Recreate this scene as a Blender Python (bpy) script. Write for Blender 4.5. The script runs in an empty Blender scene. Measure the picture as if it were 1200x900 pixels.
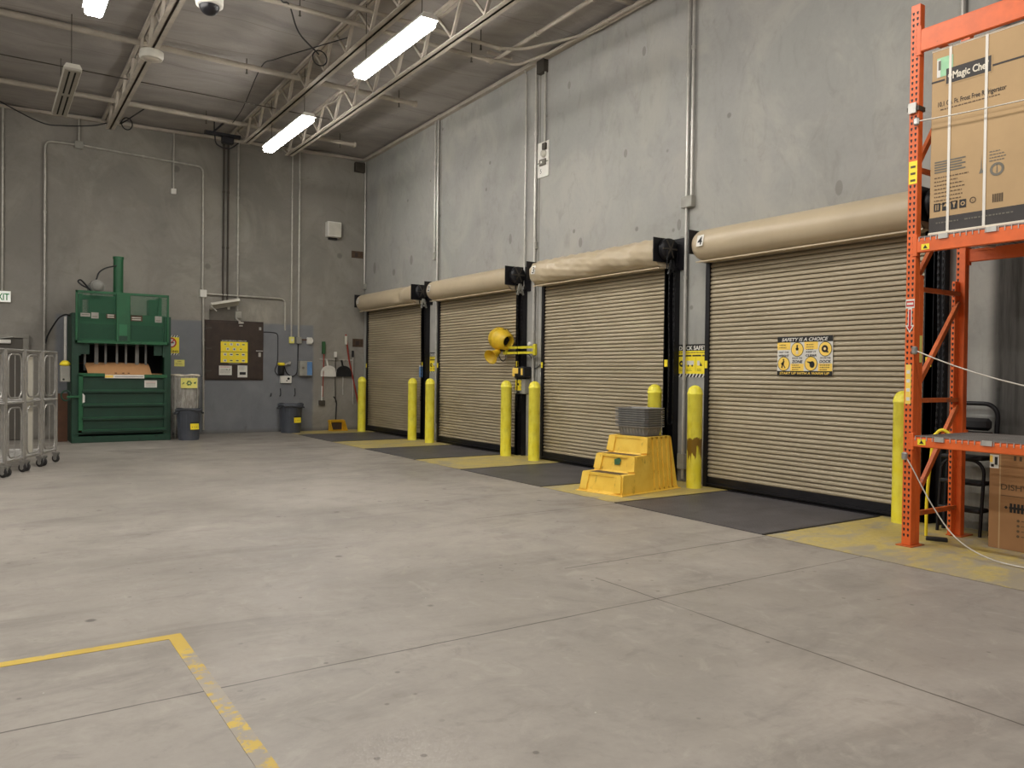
import bpy, math, random
from mathutils import Matrix, Vector, Euler
random.seed(7)
C = bpy.context.scene.collection
PI = math.pi
V = Vector

# ------------------------------------------------------------------ materials
def lin(c):
    if isinstance(c, str):
        c = [int(c[i:i + 2], 16) / 255 for i in (0, 2, 4)]
    return tuple((x / 12.92 if x <= .04045 else ((x + .055) / 1.055) ** 2.4) for x in c[:3])

class NT:
    """tiny node helper"""
    def __init__(s, name):
        s.m = bpy.data.materials.new(name); s.m.use_nodes = True
        s.t = s.m.node_tree; s.b = s.t.nodes['Principled BSDF']; s.out = s.t.nodes['Material Output']
        g = s.n('ShaderNodeNewGeometry'); s.pos = g.outputs['Position']
        s.obj = s.n('ShaderNodeTexCoord').outputs['Object']
    def n(s, typ, **kw):
        x = s.t.nodes.new(typ)
        for k, v in kw.items(): setattr(x, k, v)
        return x
    def l(s, a, b): s.t.links.new(a, b)
    def put(s, inp, v):
        if hasattr(v, 'is_linked') or hasattr(v, 'links'): s.l(v, inp)
        else: inp.default_value = v
    def noise(s, vec, scale, detail=4, rough=.55, dist=0):
        x = s.n('ShaderNodeTexNoise'); s.put(x.inputs['Vector'], vec)
        x.inputs['Scale'].default_value = scale; x.inputs['Detail'].default_value = detail
        x.inputs['Roughness'].default_value = rough; x.inputs['Distortion'].default_value = dist
        return x.outputs['Fac']
    def ramp(s, v, lo, hi, a=0., b=1.):
        x = s.n('ShaderNodeMapRange'); x.clamp = True; x.interpolation_type = 'SMOOTHSTEP'
        s.put(x.inputs['Value'], v)
        for k, q in zip(('From Min', 'From Max', 'To Min', 'To Max'), (lo, hi, a, b)): x.inputs[k].default_value = q
        return x.outputs['Result']
    def math(s, op, a, b=0., c=0.):
        x = s.n('ShaderNodeMath'); x.operation = op
        s.put(x.inputs[0], a); s.put(x.inputs[1], b); s.put(x.inputs[2], c)
        return x.outputs[0]
    def mix(s, f, a, b, mode='MIX'):
        x = s.n('ShaderNodeMix'); x.data_type = 'RGBA'; x.blend_type = mode
        s.put(x.inputs['Factor'], f)
        for i, q in ((6, a), (7, b)):
            if isinstance(q, tuple): x.inputs[i].default_value = (*q[:3], 1)
            else: s.l(q, x.inputs[i])
        return x.outputs[2]
    def scale(s, vec, sc):
        x = s.n('ShaderNodeMapping'); s.l(vec, x.inputs['Vector']); x.inputs['Scale'].default_value = sc
        return x.outputs[0]
    def xyz(s, vec):
        x = s.n('ShaderNodeSeparateXYZ'); s.l(vec, x.inputs[0]); return x.outputs
    def bump(s, h, strength=.2, dist=.01):
        x = s.n('ShaderNodeBump'); x.inputs['Strength'].default_value = strength; x.inputs['Distance'].default_value = dist
        s.l(h, x.inputs['Height']); s.l(x.outputs[0], s.b.inputs['Normal'])
    def col(s, v): s.put(s.b.inputs['Base Color'], (*v, 1) if isinstance(v, tuple) else v)
    def rough(s, v): s.put(s.b.inputs['Roughness'], v)
    def spot(s, p, cu, cv, ru, rv, soft=.25):
        """1 inside an ellipse, p = (u socket, v socket)"""
        a = s.math('DIVIDE', s.math('SUBTRACT', p[0], cu), ru); b = s.math('DIVIDE', s.math('SUBTRACT', p[1], cv), rv)
        d = s.math('ADD', s.math('MULTIPLY', a, a), s.math('MULTIPLY', b, b))
        return s.ramp(d, 1 - soft, 1 + soft, 1, 0)

def simple(name, c, rough=.5, metal=0., var=.12, scale=6., bump=0., dirt=None, coat=0.):
    t = NT(name); c = lin(c)
    n = t.noise(t.obj, scale, 5, .6)
    lo = tuple(x * (1 - var) for x in c); hi = tuple(min(1, x * (1 + var)) for x in c)
    k = t.mix(t.ramp(n, .3, .7), lo, hi)
    if dirt:
        d = t.noise(t.obj, dirt[1], 6, .65)
        k = t.mix(t.ramp(d, dirt[2], dirt[2] + .08), k, lin(dirt[0]))
    t.col(k); t.rough(rough); t.b.inputs['Metallic'].default_value = metal
    if coat: t.b.inputs['Coat Weight'].default_value = coat
    if bump: t.bump(t.noise(t.obj, scale * 6, 4), bump, .004)
    return t.m

M = {}
M['galv'] = simple('galvanized', 'bebbb3', .33, .35, .10, 9)
M['galv_mid'] = simple('back_wall_conduit', 'b4b0a6', .4, .35, .12, 9)  # slightly darker conduit tone for the back wall runs
M['galv_dark'] = simple('dark_conduit', '4a443c', .55, .3)
M['joist'] = simple('joist_paint', 'b3aa9d', .6, 0, .14, 3)
M['pipe'] = simple('pipe_paint', 'aea597', .55, 0, .12, 3)
M['black'] = simple('black_steel', '17161a', .45, .2, .3, 5)
M['blackp'] = simple('black_plastic', '19191b', .5)
M['dark'] = simple('dark_void', '0a0a0a', .9)
M['hood'] = simple('hood_tan', 'bcac90', .38, 0, .05, 1.5)
M['white'] = simple('white_plastic', 'dedbd2', .45, 0, .05)
M['offwhite'] = simple('offwhite', 'c9c5b8', .55, 0, .06)
M['grey'] = simple('grey_plastic', '7e7d79', .55)
M['greybox'] = simple('grey_box', '99978d', .5)
M['blue'] = simple('blue_label', '5d86b8', .5)
M['yellow'] = simple('sign_yellow', 'fbe434', .5, 0, .04)
M['ylab'] = simple('pale_yellow_label', 'ece47c', .55, 0, .05)
M['orangey'] = simple('sign_amber', 'fbd462', .5, 0, .03)
M['red'] = simple('sign_red', 'c02a22', .5, 0, .05)
M['green'] = simple('exit_green', '2f8a57', .5)
M['ink'] = simple('black_ink', '1a1917', .6, 0, .1)
M['inkgrey'] = simple('grey_ink', '6f6a5e', .6, 0, .1)
M['inkbrown'] = simple('brown_ink', '5b4730', .6)
M['rubber'] = simple('rubber', '2b2a29', .75)
M['steel'] = simple('bright_steel', 'b7b5b0', .3, .8, .1, 8)
M['chrome'] = simple('cart_tube', 'a5a29c', .36, .5, .12, 8)
M['rust'] = simple('rust_plate', '4f3d2e', .8, 0, .3, 14)
M['mortar'] = simple('grey_patch', '6f6c63', .85, 0, .2, 14)
M['wood'] = simple('brown_board', '5a3a25', .7, 0, .2, 4)
M['hatch'] = simple('hatch_brown', '382b23', .6, 0, .2, 5, dirt=('54453a', 9, .66))
M['shadowgrey'] = simple('grey_cover_shade', '5f5a52', .7)
M['orange'] = simple('rack_orange', 'e3682c', .42, 0, .1, 5, dirt=('a8502a', 11, .68))
M['orange_dim'] = simple('rack_orange_worn', 'c4612c', .5, 0, .14, 5, dirt=('8b5a44', 9, .58))
M['carton'] = simple('carton', 'bb9c72', .75, 0, .05, 2)
M['carton_edge'] = simple('carton_light', 'e6dcc8', .7)
M['carton_dark'] = simple('carton_band', '403c3a', .7)
M['carton2'] = simple('carton_brown', 'a1774e', .78, 0, .08, 2)
M['cartonin'] = simple('cardboard_sheet', 'b5875a', .8, 0, .08, 3)
M['strap'] = simple('white_strap', 'e4ded2', .45, 0, .04)
M['cable'] = simple('steel_cable', 'c9c4b8', .4, .3)
M['bin'] = simple('bin_grey', '50545c', .5, 0, .1, 4)
M['binlid'] = simple('bin_lid', '3a3d42', .5)
M['basket'] = simple('basket_grey', '8a8986', .6, 0, .12, 10)
M['greenstk'] = simple('pale_green_label', '9fd2a6', .6)
M['baler'] = simple('baler_green', '1e5a37', .45, 0, .12, 3, dirt=('1a4631', 5, .6))
M['balerd'] = simple('baler_green_dark', '173c2b', .5, 0, .14, 3, dirt=('0f2c1e', 5, .62))
M['balerl'] = simple('baler_green_light', '2d7049', .5, 0, .1, 3)
M['motor'] = simple('motor_grey', '8a8982', .5, .2)
M['doorgrey'] = simple('door_grey_brown', '57524a', .55, 0, .08, 2)
M['framegrey'] = simple('door_frame_grey', '8d897f', .5)
M['broomg'] = simple('broom_green', '2f5a33', .6)
M['broomr'] = simple('broom_red', '9a3b2c', .6)
M['lobby'] = simple('lobby_yellow', 'c79a1e', .5)
M['wire'] = simple('wire_deck_grey', '8d8a86', .4, .5)
M['wired'] = simple('wire_zinc', 'bdb9b2', .4, .4)

def mat_bollard(name, peel):
    t = NT(name)
    n = t.noise(t.obj, 5, 4)
    k = t.mix(t.ramp(n, .3, .7), lin('f6e83c'), lin('fdf35c'))
    d = t.noise(t.scale(t.obj, (9, 9, 3.5)), 2.6, 6, .7)
    z = t.xyz(t.obj)[2]
    low = t.ramp(z, 0., .7, .0, .07)
    k = t.mix(t.ramp(t.math('SUBTRACT', d, low), .655, .70), k, lin('8a7420'))
    g = t.noise(t.scale(t.obj, (3, 3, 1)), 4, 4)
    k = t.mix(t.ramp(g, .45, .8, 0, .35), k, lin('9c8b2c'))
    if peel:
        drip = t.noise(t.scale(t.obj, (22, 22, 1.2)), 1., 3)
        lowedge = t.math('ADD', t.math('MULTIPLY', drip, -.85), .88 + .0)
        a = t.ramp(t.math('SUBTRACT', z, lowedge), -.01, .015)
        top = t.math('ADD', t.math('MULTIPLY', t.noise(t.obj, 14, 3), .12), .60)
        b = t.ramp(t.math('SUBTRACT', z, top), -.01, .015, 1, 0)
        k = t.mix(t.math('MULTIPLY', a, b), k, lin('8a6a22'))
    t.col(k); t.rough(.42)
    return t.m
M['bollard'] = mat_bollard('bollard_yellow', False)
M['bollard_peel'] = mat_bollard('bollard_yellow_peeled', True)

def mat_step():
    t = NT('step_yellow')
    n = t.noise(t.obj, 4, 4)
    k = t.mix(t.ramp(n, .3, .7), lin('ecc044'), lin('f7d158'))
    d = t.noise(t.scale(t.obj, (6, 6, 2)), 3, 6, .7)
    k = t.mix(t.ramp(d, .56, .72, 0, .7), k, lin('8d6a1c'))
    t.col(k); t.rough(.5)
    return t.m
M['step'] = mat_step()
M['tread'] = simple('tread_grip', '5b4a32', .9)
M['fanyellow'] = simple('fan_yellow', 'd9b52a', .45, 0, .1, 7)
M['armyellow'] = simple('arm_yellow', 'd4c832', .45, 0, .08)

def mat_slats():
    t = NT('roll_door_tan')
    n = t.noise(t.scale(t.pos, (1, .6, 3)), 1.2, 4)
    k = t.mix(t.ramp(n, .3, .7), lin('a1947a'), lin('b0a389'))
    d = t.noise(t.scale(t.pos, (1, .5, 1.5)), 1.7, 6, .7)
    z = t.xyz(t.pos)[2]
    k = t.mix(t.math('MULTIPLY', t.ramp(d, .45, .75, 0, .45), t.ramp(z, 0, 1.6, 1, .3)), k, lin('75654a'))
    sl = t.math('FRACT', t.math('DIVIDE', t.math('SUBTRACT', z, .13), .0575))
    k = t.mix(t.ramp(sl, .14, .20, .5, 0), k, lin('564a38'))  # shadow in the groove between slats, darkened in the colour
    t.col(k); t.rough(.45)
    return t.m
M['slat'] = mat_slats()

def concrete_base(t, a, b, dark, sc=1.):
    big = t.noise(t.pos, .35 * sc, 6, .6, .6)
    med = t.noise(t.pos, 1.6 * sc, 6, .65, .3)
    fine = t.noise(t.pos, 22 * sc, 5, .7)
    k = t.mix(t.ramp(big, .33, .68), a, b)
    k = t.mix(t.ramp(med, .52, .8, 0, .55), k, dark)
    k = t.mix(t.ramp(fine, .35, .75, 0, .14), k, dark)
    return k, med, fine

def mat_floor():
    t = NT('floor_concrete')
    k, med, fine = concrete_base(t, lin('8c867e'), lin('a29b92'), lin('706a62'))
    x, y, z = t.xyz(t.pos)
    # tyre-polished streaks
    st = t.noise(t.scale(t.pos, (.45, 1.6, 1)), 1.1, 6, .65, .8)
    k = t.mix(t.ramp(st, .48, .72, 0, .5), k, lin('6b655f'))
    st2 = t.noise(t.scale(t.pos, (1.5, .5, 1)), 1.4, 5, .6, .5)
    k = t.mix(t.ramp(st2, .55, .8, 0, .3), k, lin('aaa398'))
    # oil drops
    v = t.n('ShaderNodeTexVoronoi'); v.inputs['Scale'].default_value = 2.1; t.l(t.pos, v.inputs['Vector'])
    m = t.noise(t.pos, .55, 3)
    spots = t.math('MULTIPLY', t.ramp(v.outputs['Distance'], .04, .085, 1, 0), t.ramp(m, .45, .53))
    k = t.mix(t.math('MULTIPLY', spots, .75), k, lin('46413b'))
    mot = t.noise(t.pos, 3.4, 7, .7, 1.2)
    k = t.mix(t.ramp(mot, .54, .7, 0, .35), k, lin('6f6a63'))
    k = t.mix(t.ramp(mot, .46, .32, 0, .3), k, lin('aca69b'))
    scr = t.noise(t.scale(t.pos, (14, .9, 1)), 1.2, 5, .7, 1.5)
    k = t.mix(t.ramp(scr, .66, .74, 0, .3), k, lin('5f5b55'))
    v2 = t.n('ShaderNodeTexVoronoi'); v2.inputs['Scale'].default_value = 6.3; t.l(t.pos, v2.inputs['Vector'])
    sp2 = t.math('MULTIPLY', t.ramp(v2.outputs['Distance'], .06, .11, 1, 0), t.ramp(t.noise(t.pos, .9, 4), .47, .56))
    k = t.mix(t.math('MULTIPLY', sp2, .6), k, lin('55504a'))
    # white flecks
    v3 = t.n('ShaderNodeTexVoronoi'); v3.inputs['Scale'].default_value = 3.7; t.l(t.pos, v3.inputs['Vector'])
    k = t.mix(t.math('MULTIPLY', t.ramp(v3.outputs['Distance'], .012, .022, 1, 0), .6), k, lin('d8d4c8'))
    # saw-cut joints
    wob = t.math('MULTIPLY', t.math('SUBTRACT', t.noise(t.pos, 3, 3), .5), .02)
    def joint(c, at, w, lo=None, hi=None, other=None):
        d = t.math('ABSOLUTE', t.math('ADD', t.math('SUBTRACT', c, at), wob))
        f = t.ramp(d, w * .4, w, 1, 0)
        if lo is not None:
            f = t.math('MULTIPLY', f, t.math('MULTIPLY', t.math('GREATER_THAN', other, lo), t.math('LESS_THAN', other, hi)))
        return f
    j = joint(y, 3.82, .008)
    for q in (joint(x, 3.75, .008, -9, 4.45, y), joint(y, 4.785, .010, 3.72, 6.15, x), joint(y, 6.9, .009, 4.2, 6.15, x),
              joint(y, 10.6, .010, 3.5, 6.15, x), joint(x, 6.125, .014)):
        j = t.math('MAXIMUM', j, q)
    k = t.mix(t.math('MULTIPLY', j, t.ramp(t.noise(t.pos, 1.3, 3), .25, .55, .35, .85)), k, lin('3f3a33'))
    t.col(k)
    t.rough(t.ramp(med, .3, .7, .38, .55))
    t.b.inputs['Specular IOR Level'].default_value = .35
    t.bump(fine, .06, .004)
    return t.m
M['floor'] = mat_floor()

def mat_floorpaint():
    """worn yellow paint over the same concrete"""
    t = NT('worn_yellow_floor_paint')
    k, med, fine = concrete_base(t, lin('8f887b'), lin('a39b8b'), lin('776f60'))
    x, y, z = t.xyz(t.pos)
    w = t.noise(t.scale(t.pos, (1, 1.5, 1)), 2.3, 8, .72, .4)
    edge = t.ramp(y, 2.2, 5.2, .10, 0)
    ex = t.ramp(x, 6.1, 6.7, .05, 0)
    wear = t.ramp(t.math('ADD', t.math('ADD', w, edge), ex), .46, .68, .85, .08)
    yl = t.mix(t.ramp(fine, .3, .7), lin('b8a352'), lin('c8b567'))
    k = t.mix(wear, k, yl)
    blk = t.noise(t.pos, 3.1, 6, .7)
    k = t.mix(t.ramp(blk, .6, .75, 0, .35), k, lin('5a5140'))
    t.col(k); t.rough(.55)
    return t.m
M['floorpaint'] = mat_floorpaint()

def mat_tape():
    t = NT('worn_yellow_tape')
    k, med, fine = concrete_base(t, lin('8c867e'), lin('a29b92'), lin('706a62'))
    x, y, z = t.xyz(t.pos)
    w = t.noise(t.pos, 9, 7, .72)
    edge = t.math('MULTIPLY', t.ramp(y, 4.62, 4.2, 0, .13), t.ramp(x, .6, .8))
    wear = t.ramp(t.math('ADD', w, edge), .56, .66, 1, .06)
    gap = t.math('LESS_THAN', t.math('ABSOLUTE', t.math('SUBTRACT', y, 3.83)), .05)
    wear = t.math('MULTIPLY', wear, t.math('SUBTRACT', 1, t.math('MULTIPLY', gap, .8)))
    k = t.mix(wear, k, t.mix(t.ramp(med, .35, .7), lin('bb9d3c'), lin('cdb04a')))
    t.col(k); t.rough(.5)
    return t.m
M['tape'] = mat_tape()

def mat_dockwall():
    t = NT('dock_wall_concrete')
    k, med, fine = concrete_base(t, lin('969590'), lin('a4a29d'), lin('83817b'), .8)
    x, y, z = t.xyz(t.pos)
    blot = t.noise(t.scale(t.pos, (1, 1, .7)), .9, 7, .68, 1.2)
    k = t.mix(t.ramp(blot, .42, .68, 0, .55), k, lin('b0aca2'))
    sm = t.noise(t.scale(t.pos, (1, 1.6, .8)), 2.1, 6, .68, 1.4)
    k = t.mix(t.ramp(sm, .5, .78, 0, .45), k, lin('7d7b74'))
    tint = t.noise(t.pos, .5, 3)
    k = t.mix(t.ramp(tint, .35, .65, 0, .12), k, lin('a2a79c'))
    v = t.n('ShaderNodeTexVoronoi'); v.inputs['Scale'].default_value = 1.3; t.l(t.pos, v.inputs['Vector'])
    k = t.mix(t.math('MULTIPLY', t.ramp(v.outputs['Distance'], .03, .06, 1, 0), .55), k, lin('5e5b54'))
    # streaks and grime down the piers between the doors
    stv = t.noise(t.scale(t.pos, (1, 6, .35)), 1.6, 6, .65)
    k = t.mix(t.math('MULTIPLY', t.ramp(stv, .5, .72, 0, .45), t.ramp(z, 0, 3.2, 1, 0)), k, lin('5c5a55'))
    right = t.math('MULTIPLY', t.ramp(y, 3.72, 3.84, 1, 0), t.ramp(stv, .28, .62, .98, .72))  # shade of the recess behind the rack, painted into the wall colour
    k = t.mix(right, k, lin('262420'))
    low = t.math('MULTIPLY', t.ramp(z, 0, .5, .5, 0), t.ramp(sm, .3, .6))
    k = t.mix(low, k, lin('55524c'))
    # tie-hole patches
    for cy, cz, ry, rz in ((5.49, 3.69, .06, .11), (8.01, 3.64, .05, .10), (10.24, 3.68, .06, .10), (12.34, 4.02, .06, .12), (15.31, 4.24, .07, .13),
                           (18.53, 4.12, .10, .18), (16.47, 4.09, .09, .14), (8.78, 6.35, .05, .09), (10.6, 6.38, .05, .08), (9.16, 4.91, .05, .08), (17.4, 3.9, .1, .1), (7.95, 3.42, .07, .06), (11.25, 5.0, .03, .04)):
        k = t.mix(t.math('MULTIPLY', t.spot((y, z), cy, cz, ry * .8, rz * .8), .5), k, lin('6b6860'))
    # panel seams
    for cy in (4.09, 7.82, 11.42, 15.06):
        d = t.math('ABSOLUTE', t.math('SUBTRACT', y, cy))
        k = t.mix(t.ramp(d, .006, .016, .65, 0), k, lin('4d4a44'))
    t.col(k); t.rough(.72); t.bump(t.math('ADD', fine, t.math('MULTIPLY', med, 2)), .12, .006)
    return t.m
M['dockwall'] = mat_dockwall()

def mat_backwall():
    t = NT('back_wall_concrete')
    k, med, fine = concrete_base(t, lin('837f77'), lin('918c84'), lin('726e66'), .8)
    x, y, z = t.xyz(t.pos)
    blot = t.noise(t.scale(t.pos, (1, 1, .8)), .8, 7, .68, 1.2)
    k = t.mix(t.ramp(blot, .42, .68, 0, .5), k, lin('a39e92'))
    sm = t.noise(t.pos, 2.3, 6, .68, 1.4)
    k = t.mix(t.ramp(sm, .5, .78, 0, .45), k, lin('767269'))
    v = t.n('ShaderNodeTexVoronoi'); v.inputs['Scale'].default_value = .9; t.l(t.pos, v.inputs['Vector'])
    k = t.mix(t.math('MULTIPLY', t.ramp(v.outputs['Distance'], .05, .09, 1, 0), .5), k, lin('55504a'))
    # blue-grey dado paint
    wob = t.math('MULTIPLY', t.math('SUBTRACT', t.noise(t.pos, 1.7, 5), .5), .10)
    wz = t.math('ADD', z, wob); wx = t.math('ADD', x, wob)
    g = t.math('MULTIPLY', t.ramp(wz, 2.60, 2.66, 1, 0), t.math('MULTIPLY', t.ramp(wx, 6.80, 6.88, 1, 0), t.ramp(wx, 1.2, 1.3)))
    pc = t.mix(t.ramp(med, .3, .7), lin('74767b'), lin('828487'))
    scuff = t.noise(t.scale(t.pos, (2.5, 1, .7)), 2.2, 7, .75)
    pc = t.mix(t.math('MULTIPLY', t.ramp(scuff, .55, .75, 0, .55), t.ramp(z, .2, 1.2, 1, 0)), pc, lin('4f4e4e'))
    k = t.mix(t.math('MULTIPLY', g, .95), k, pc)
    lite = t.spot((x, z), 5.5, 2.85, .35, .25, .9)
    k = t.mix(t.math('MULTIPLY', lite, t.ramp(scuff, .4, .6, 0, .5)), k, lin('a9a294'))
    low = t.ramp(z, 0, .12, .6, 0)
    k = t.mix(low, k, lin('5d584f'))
    t.col(k); t.rough(.72); t.bump(t.math('ADD', fine, t.math('MULTIPLY', med, 2)), .12, .006)
    return t.m
M['backwall'] = mat_backwall()

def mat_ceiling():
    t = NT('ceiling_insulation')
    n = t.noise(t.scale(t.pos, (.5, 1.6, 1)), 1.2, 6, .6, .8)
    k = t.mix(t.ramp(n, .3, .7), lin('918c87'), lin('a6a09a'))
    w = t.noise(t.scale(t.pos, (.6, 3, 1)), 1.5, 6, .65, 1.)
    x, y, z = t.xyz(t.pos)
    s = t.math('ABSOLUTE', t.math('SUBTRACT', t.math('FRACT', t.math('DIVIDE', y, 1.22)), .5))
    k = t.mix(t.ramp(s, .004, .012, .45, 0), k, lin('6a645c'))
    t.col(k); t.rough(.6); t.bump(w, .5, .06)
    return t.m
M['ceiling'] = mat_ceiling()

def mat_plate():
    t = NT('diamond_plate')
    n = t.noise(t.pos, 2.2, 6, .6)
    k = t.mix(t.ramp(n, .3, .7), lin('4c4a4c'), lin('605e60'))
    # raised lozenges in two directions
    x, y, z = t.xyz(t.pos)
    def wave(ang):
        r = t.n('ShaderNodeMapping'); t.l(t.pos, r.inputs['Vector']); r.inputs['Rotation'].default_value = (0, 0, ang)
        a, b, c = t.xyz(r.outputs[0])
        p = t.math('SINE', t.math('MULTIPLY', a, 90)); q = t.math('SINE', t.math('MULTIPLY', b, 170))
        return t.ramp(t.math('MULTIPLY', t.math('ADD', p, 0), q), .35, .8)
    h = t.math('MAXIMUM', wave(PI / 4), wave(-PI / 4))
    k = t.mix(t.math('MULTIPLY', h, .35), k, lin('77747a'))
    d = t.noise(t.scale(t.pos, (.7, 2, 1)), 1.8, 6, .7)
    k = t.mix(t.ramp(d, .52, .75, 0, .5), k, lin('2e2c2e'))
    fl = t.n('ShaderNodeTexVoronoi'); fl.inputs['Scale'].default_value = 2.7; t.l(t.pos, fl.inputs['Vector'])
    k = t.mix(t.math('MULTIPLY', t.ramp(fl.outputs['Distance'], .02, .035, 1, 0), .6), k, lin('b9b6b0'))
    t.col(k); t.rough(.5); t.b.inputs['Metallic'].default_value = .25
    t.bump(h, .4, .003)
    return t.m
M['plate'] = mat_plate()

def mat_mesh(name, c, hole, frac, sx, sz):
    """fine expanded-metal mesh: procedural see-through holes (object x and z)"""
    t = NT(name); t.col(lin(c)); t.rough(.5)
    x, y, z = t.xyz(t.obj)
    a = t.math('SINE', t.math('MULTIPLY', t.math('ADD', t.math('MULTIPLY', x, sx), t.math('MULTIPLY', z, sz)), 1))
    b = t.math('SINE', t.math('MULTIPLY', t.math('SUBTRACT', t.math('MULTIPLY', x, sx), t.math('MULTIPLY', z, sz)), 1))
    p = t.math('MULTIPLY', t.math('ABSOLUTE', a), t.math('ABSOLUTE', b))
    f = t.math('GREATER_THAN', p, frac)
    tr = t.n('ShaderNodeBsdfTransparent'); mx = t.n('ShaderNodeMixShader')
    t.l(f, mx.inputs[0]); t.l(t.b.outputs[0], mx.inputs[1]); t.l(tr.outputs[0], mx.inputs[2]); t.l(mx.outputs[0], t.out.inputs[0])
    return t.m
M['guard'] = mat_mesh('baler_guard_mesh', '1f5b3d', 0, .38, 300, 420)

def mat_bag():
    t = NT('clear_plastic_bag'); t.rough(.25)
    n = t.noise(t.scale(t.obj, (9, 9, 1.6)), 2.2, 6, .7, .8)
    t.col(t.mix(t.ramp(n, .4, .65), lin('b3ada4'), lin('ded9cf')))
    tr = t.n('ShaderNodeBsdfTransparent'); mx = t.n('ShaderNodeMixShader')
    t.l(t.ramp(n, .3, .7, .5, .3), mx.inputs[0]); t.l(t.b.outputs[0], mx.inputs[1]); t.l(tr.outputs[0], mx.inputs[2]); t.l(mx.outputs[0], t.out.inputs[0])
    t.bump(n, .6, .02)
    return t.m
M['bag'] = mat_bag()

def mat_emit(name, c, s):
    t = NT(name); t.col(lin('f4f2ea'))
    n = t.noise(t.obj, 3, 2)
    t.b.inputs['Emission Color'].default_value = (*lin(c), 1)
    t.put(t.b.inputs['Emission Strength'], t.ramp(n, 0, 1, s * .95, s * 1.05))
    return t.m
LIGHT_L = 63.
M['lamp'] = mat_emit('lamp_diffuser', 'fffbf5', LIGHT_L)
M['lampside'] = mat_emit('lamp_side_lens', 'fff3e2', 5.)
M['lampoff'] = simple('lamp_unlit', 'a8a296', .5, 0, .05)
M['exitface'] = mat_emit('exit_face', 'e9f3e6', .35)

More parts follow.
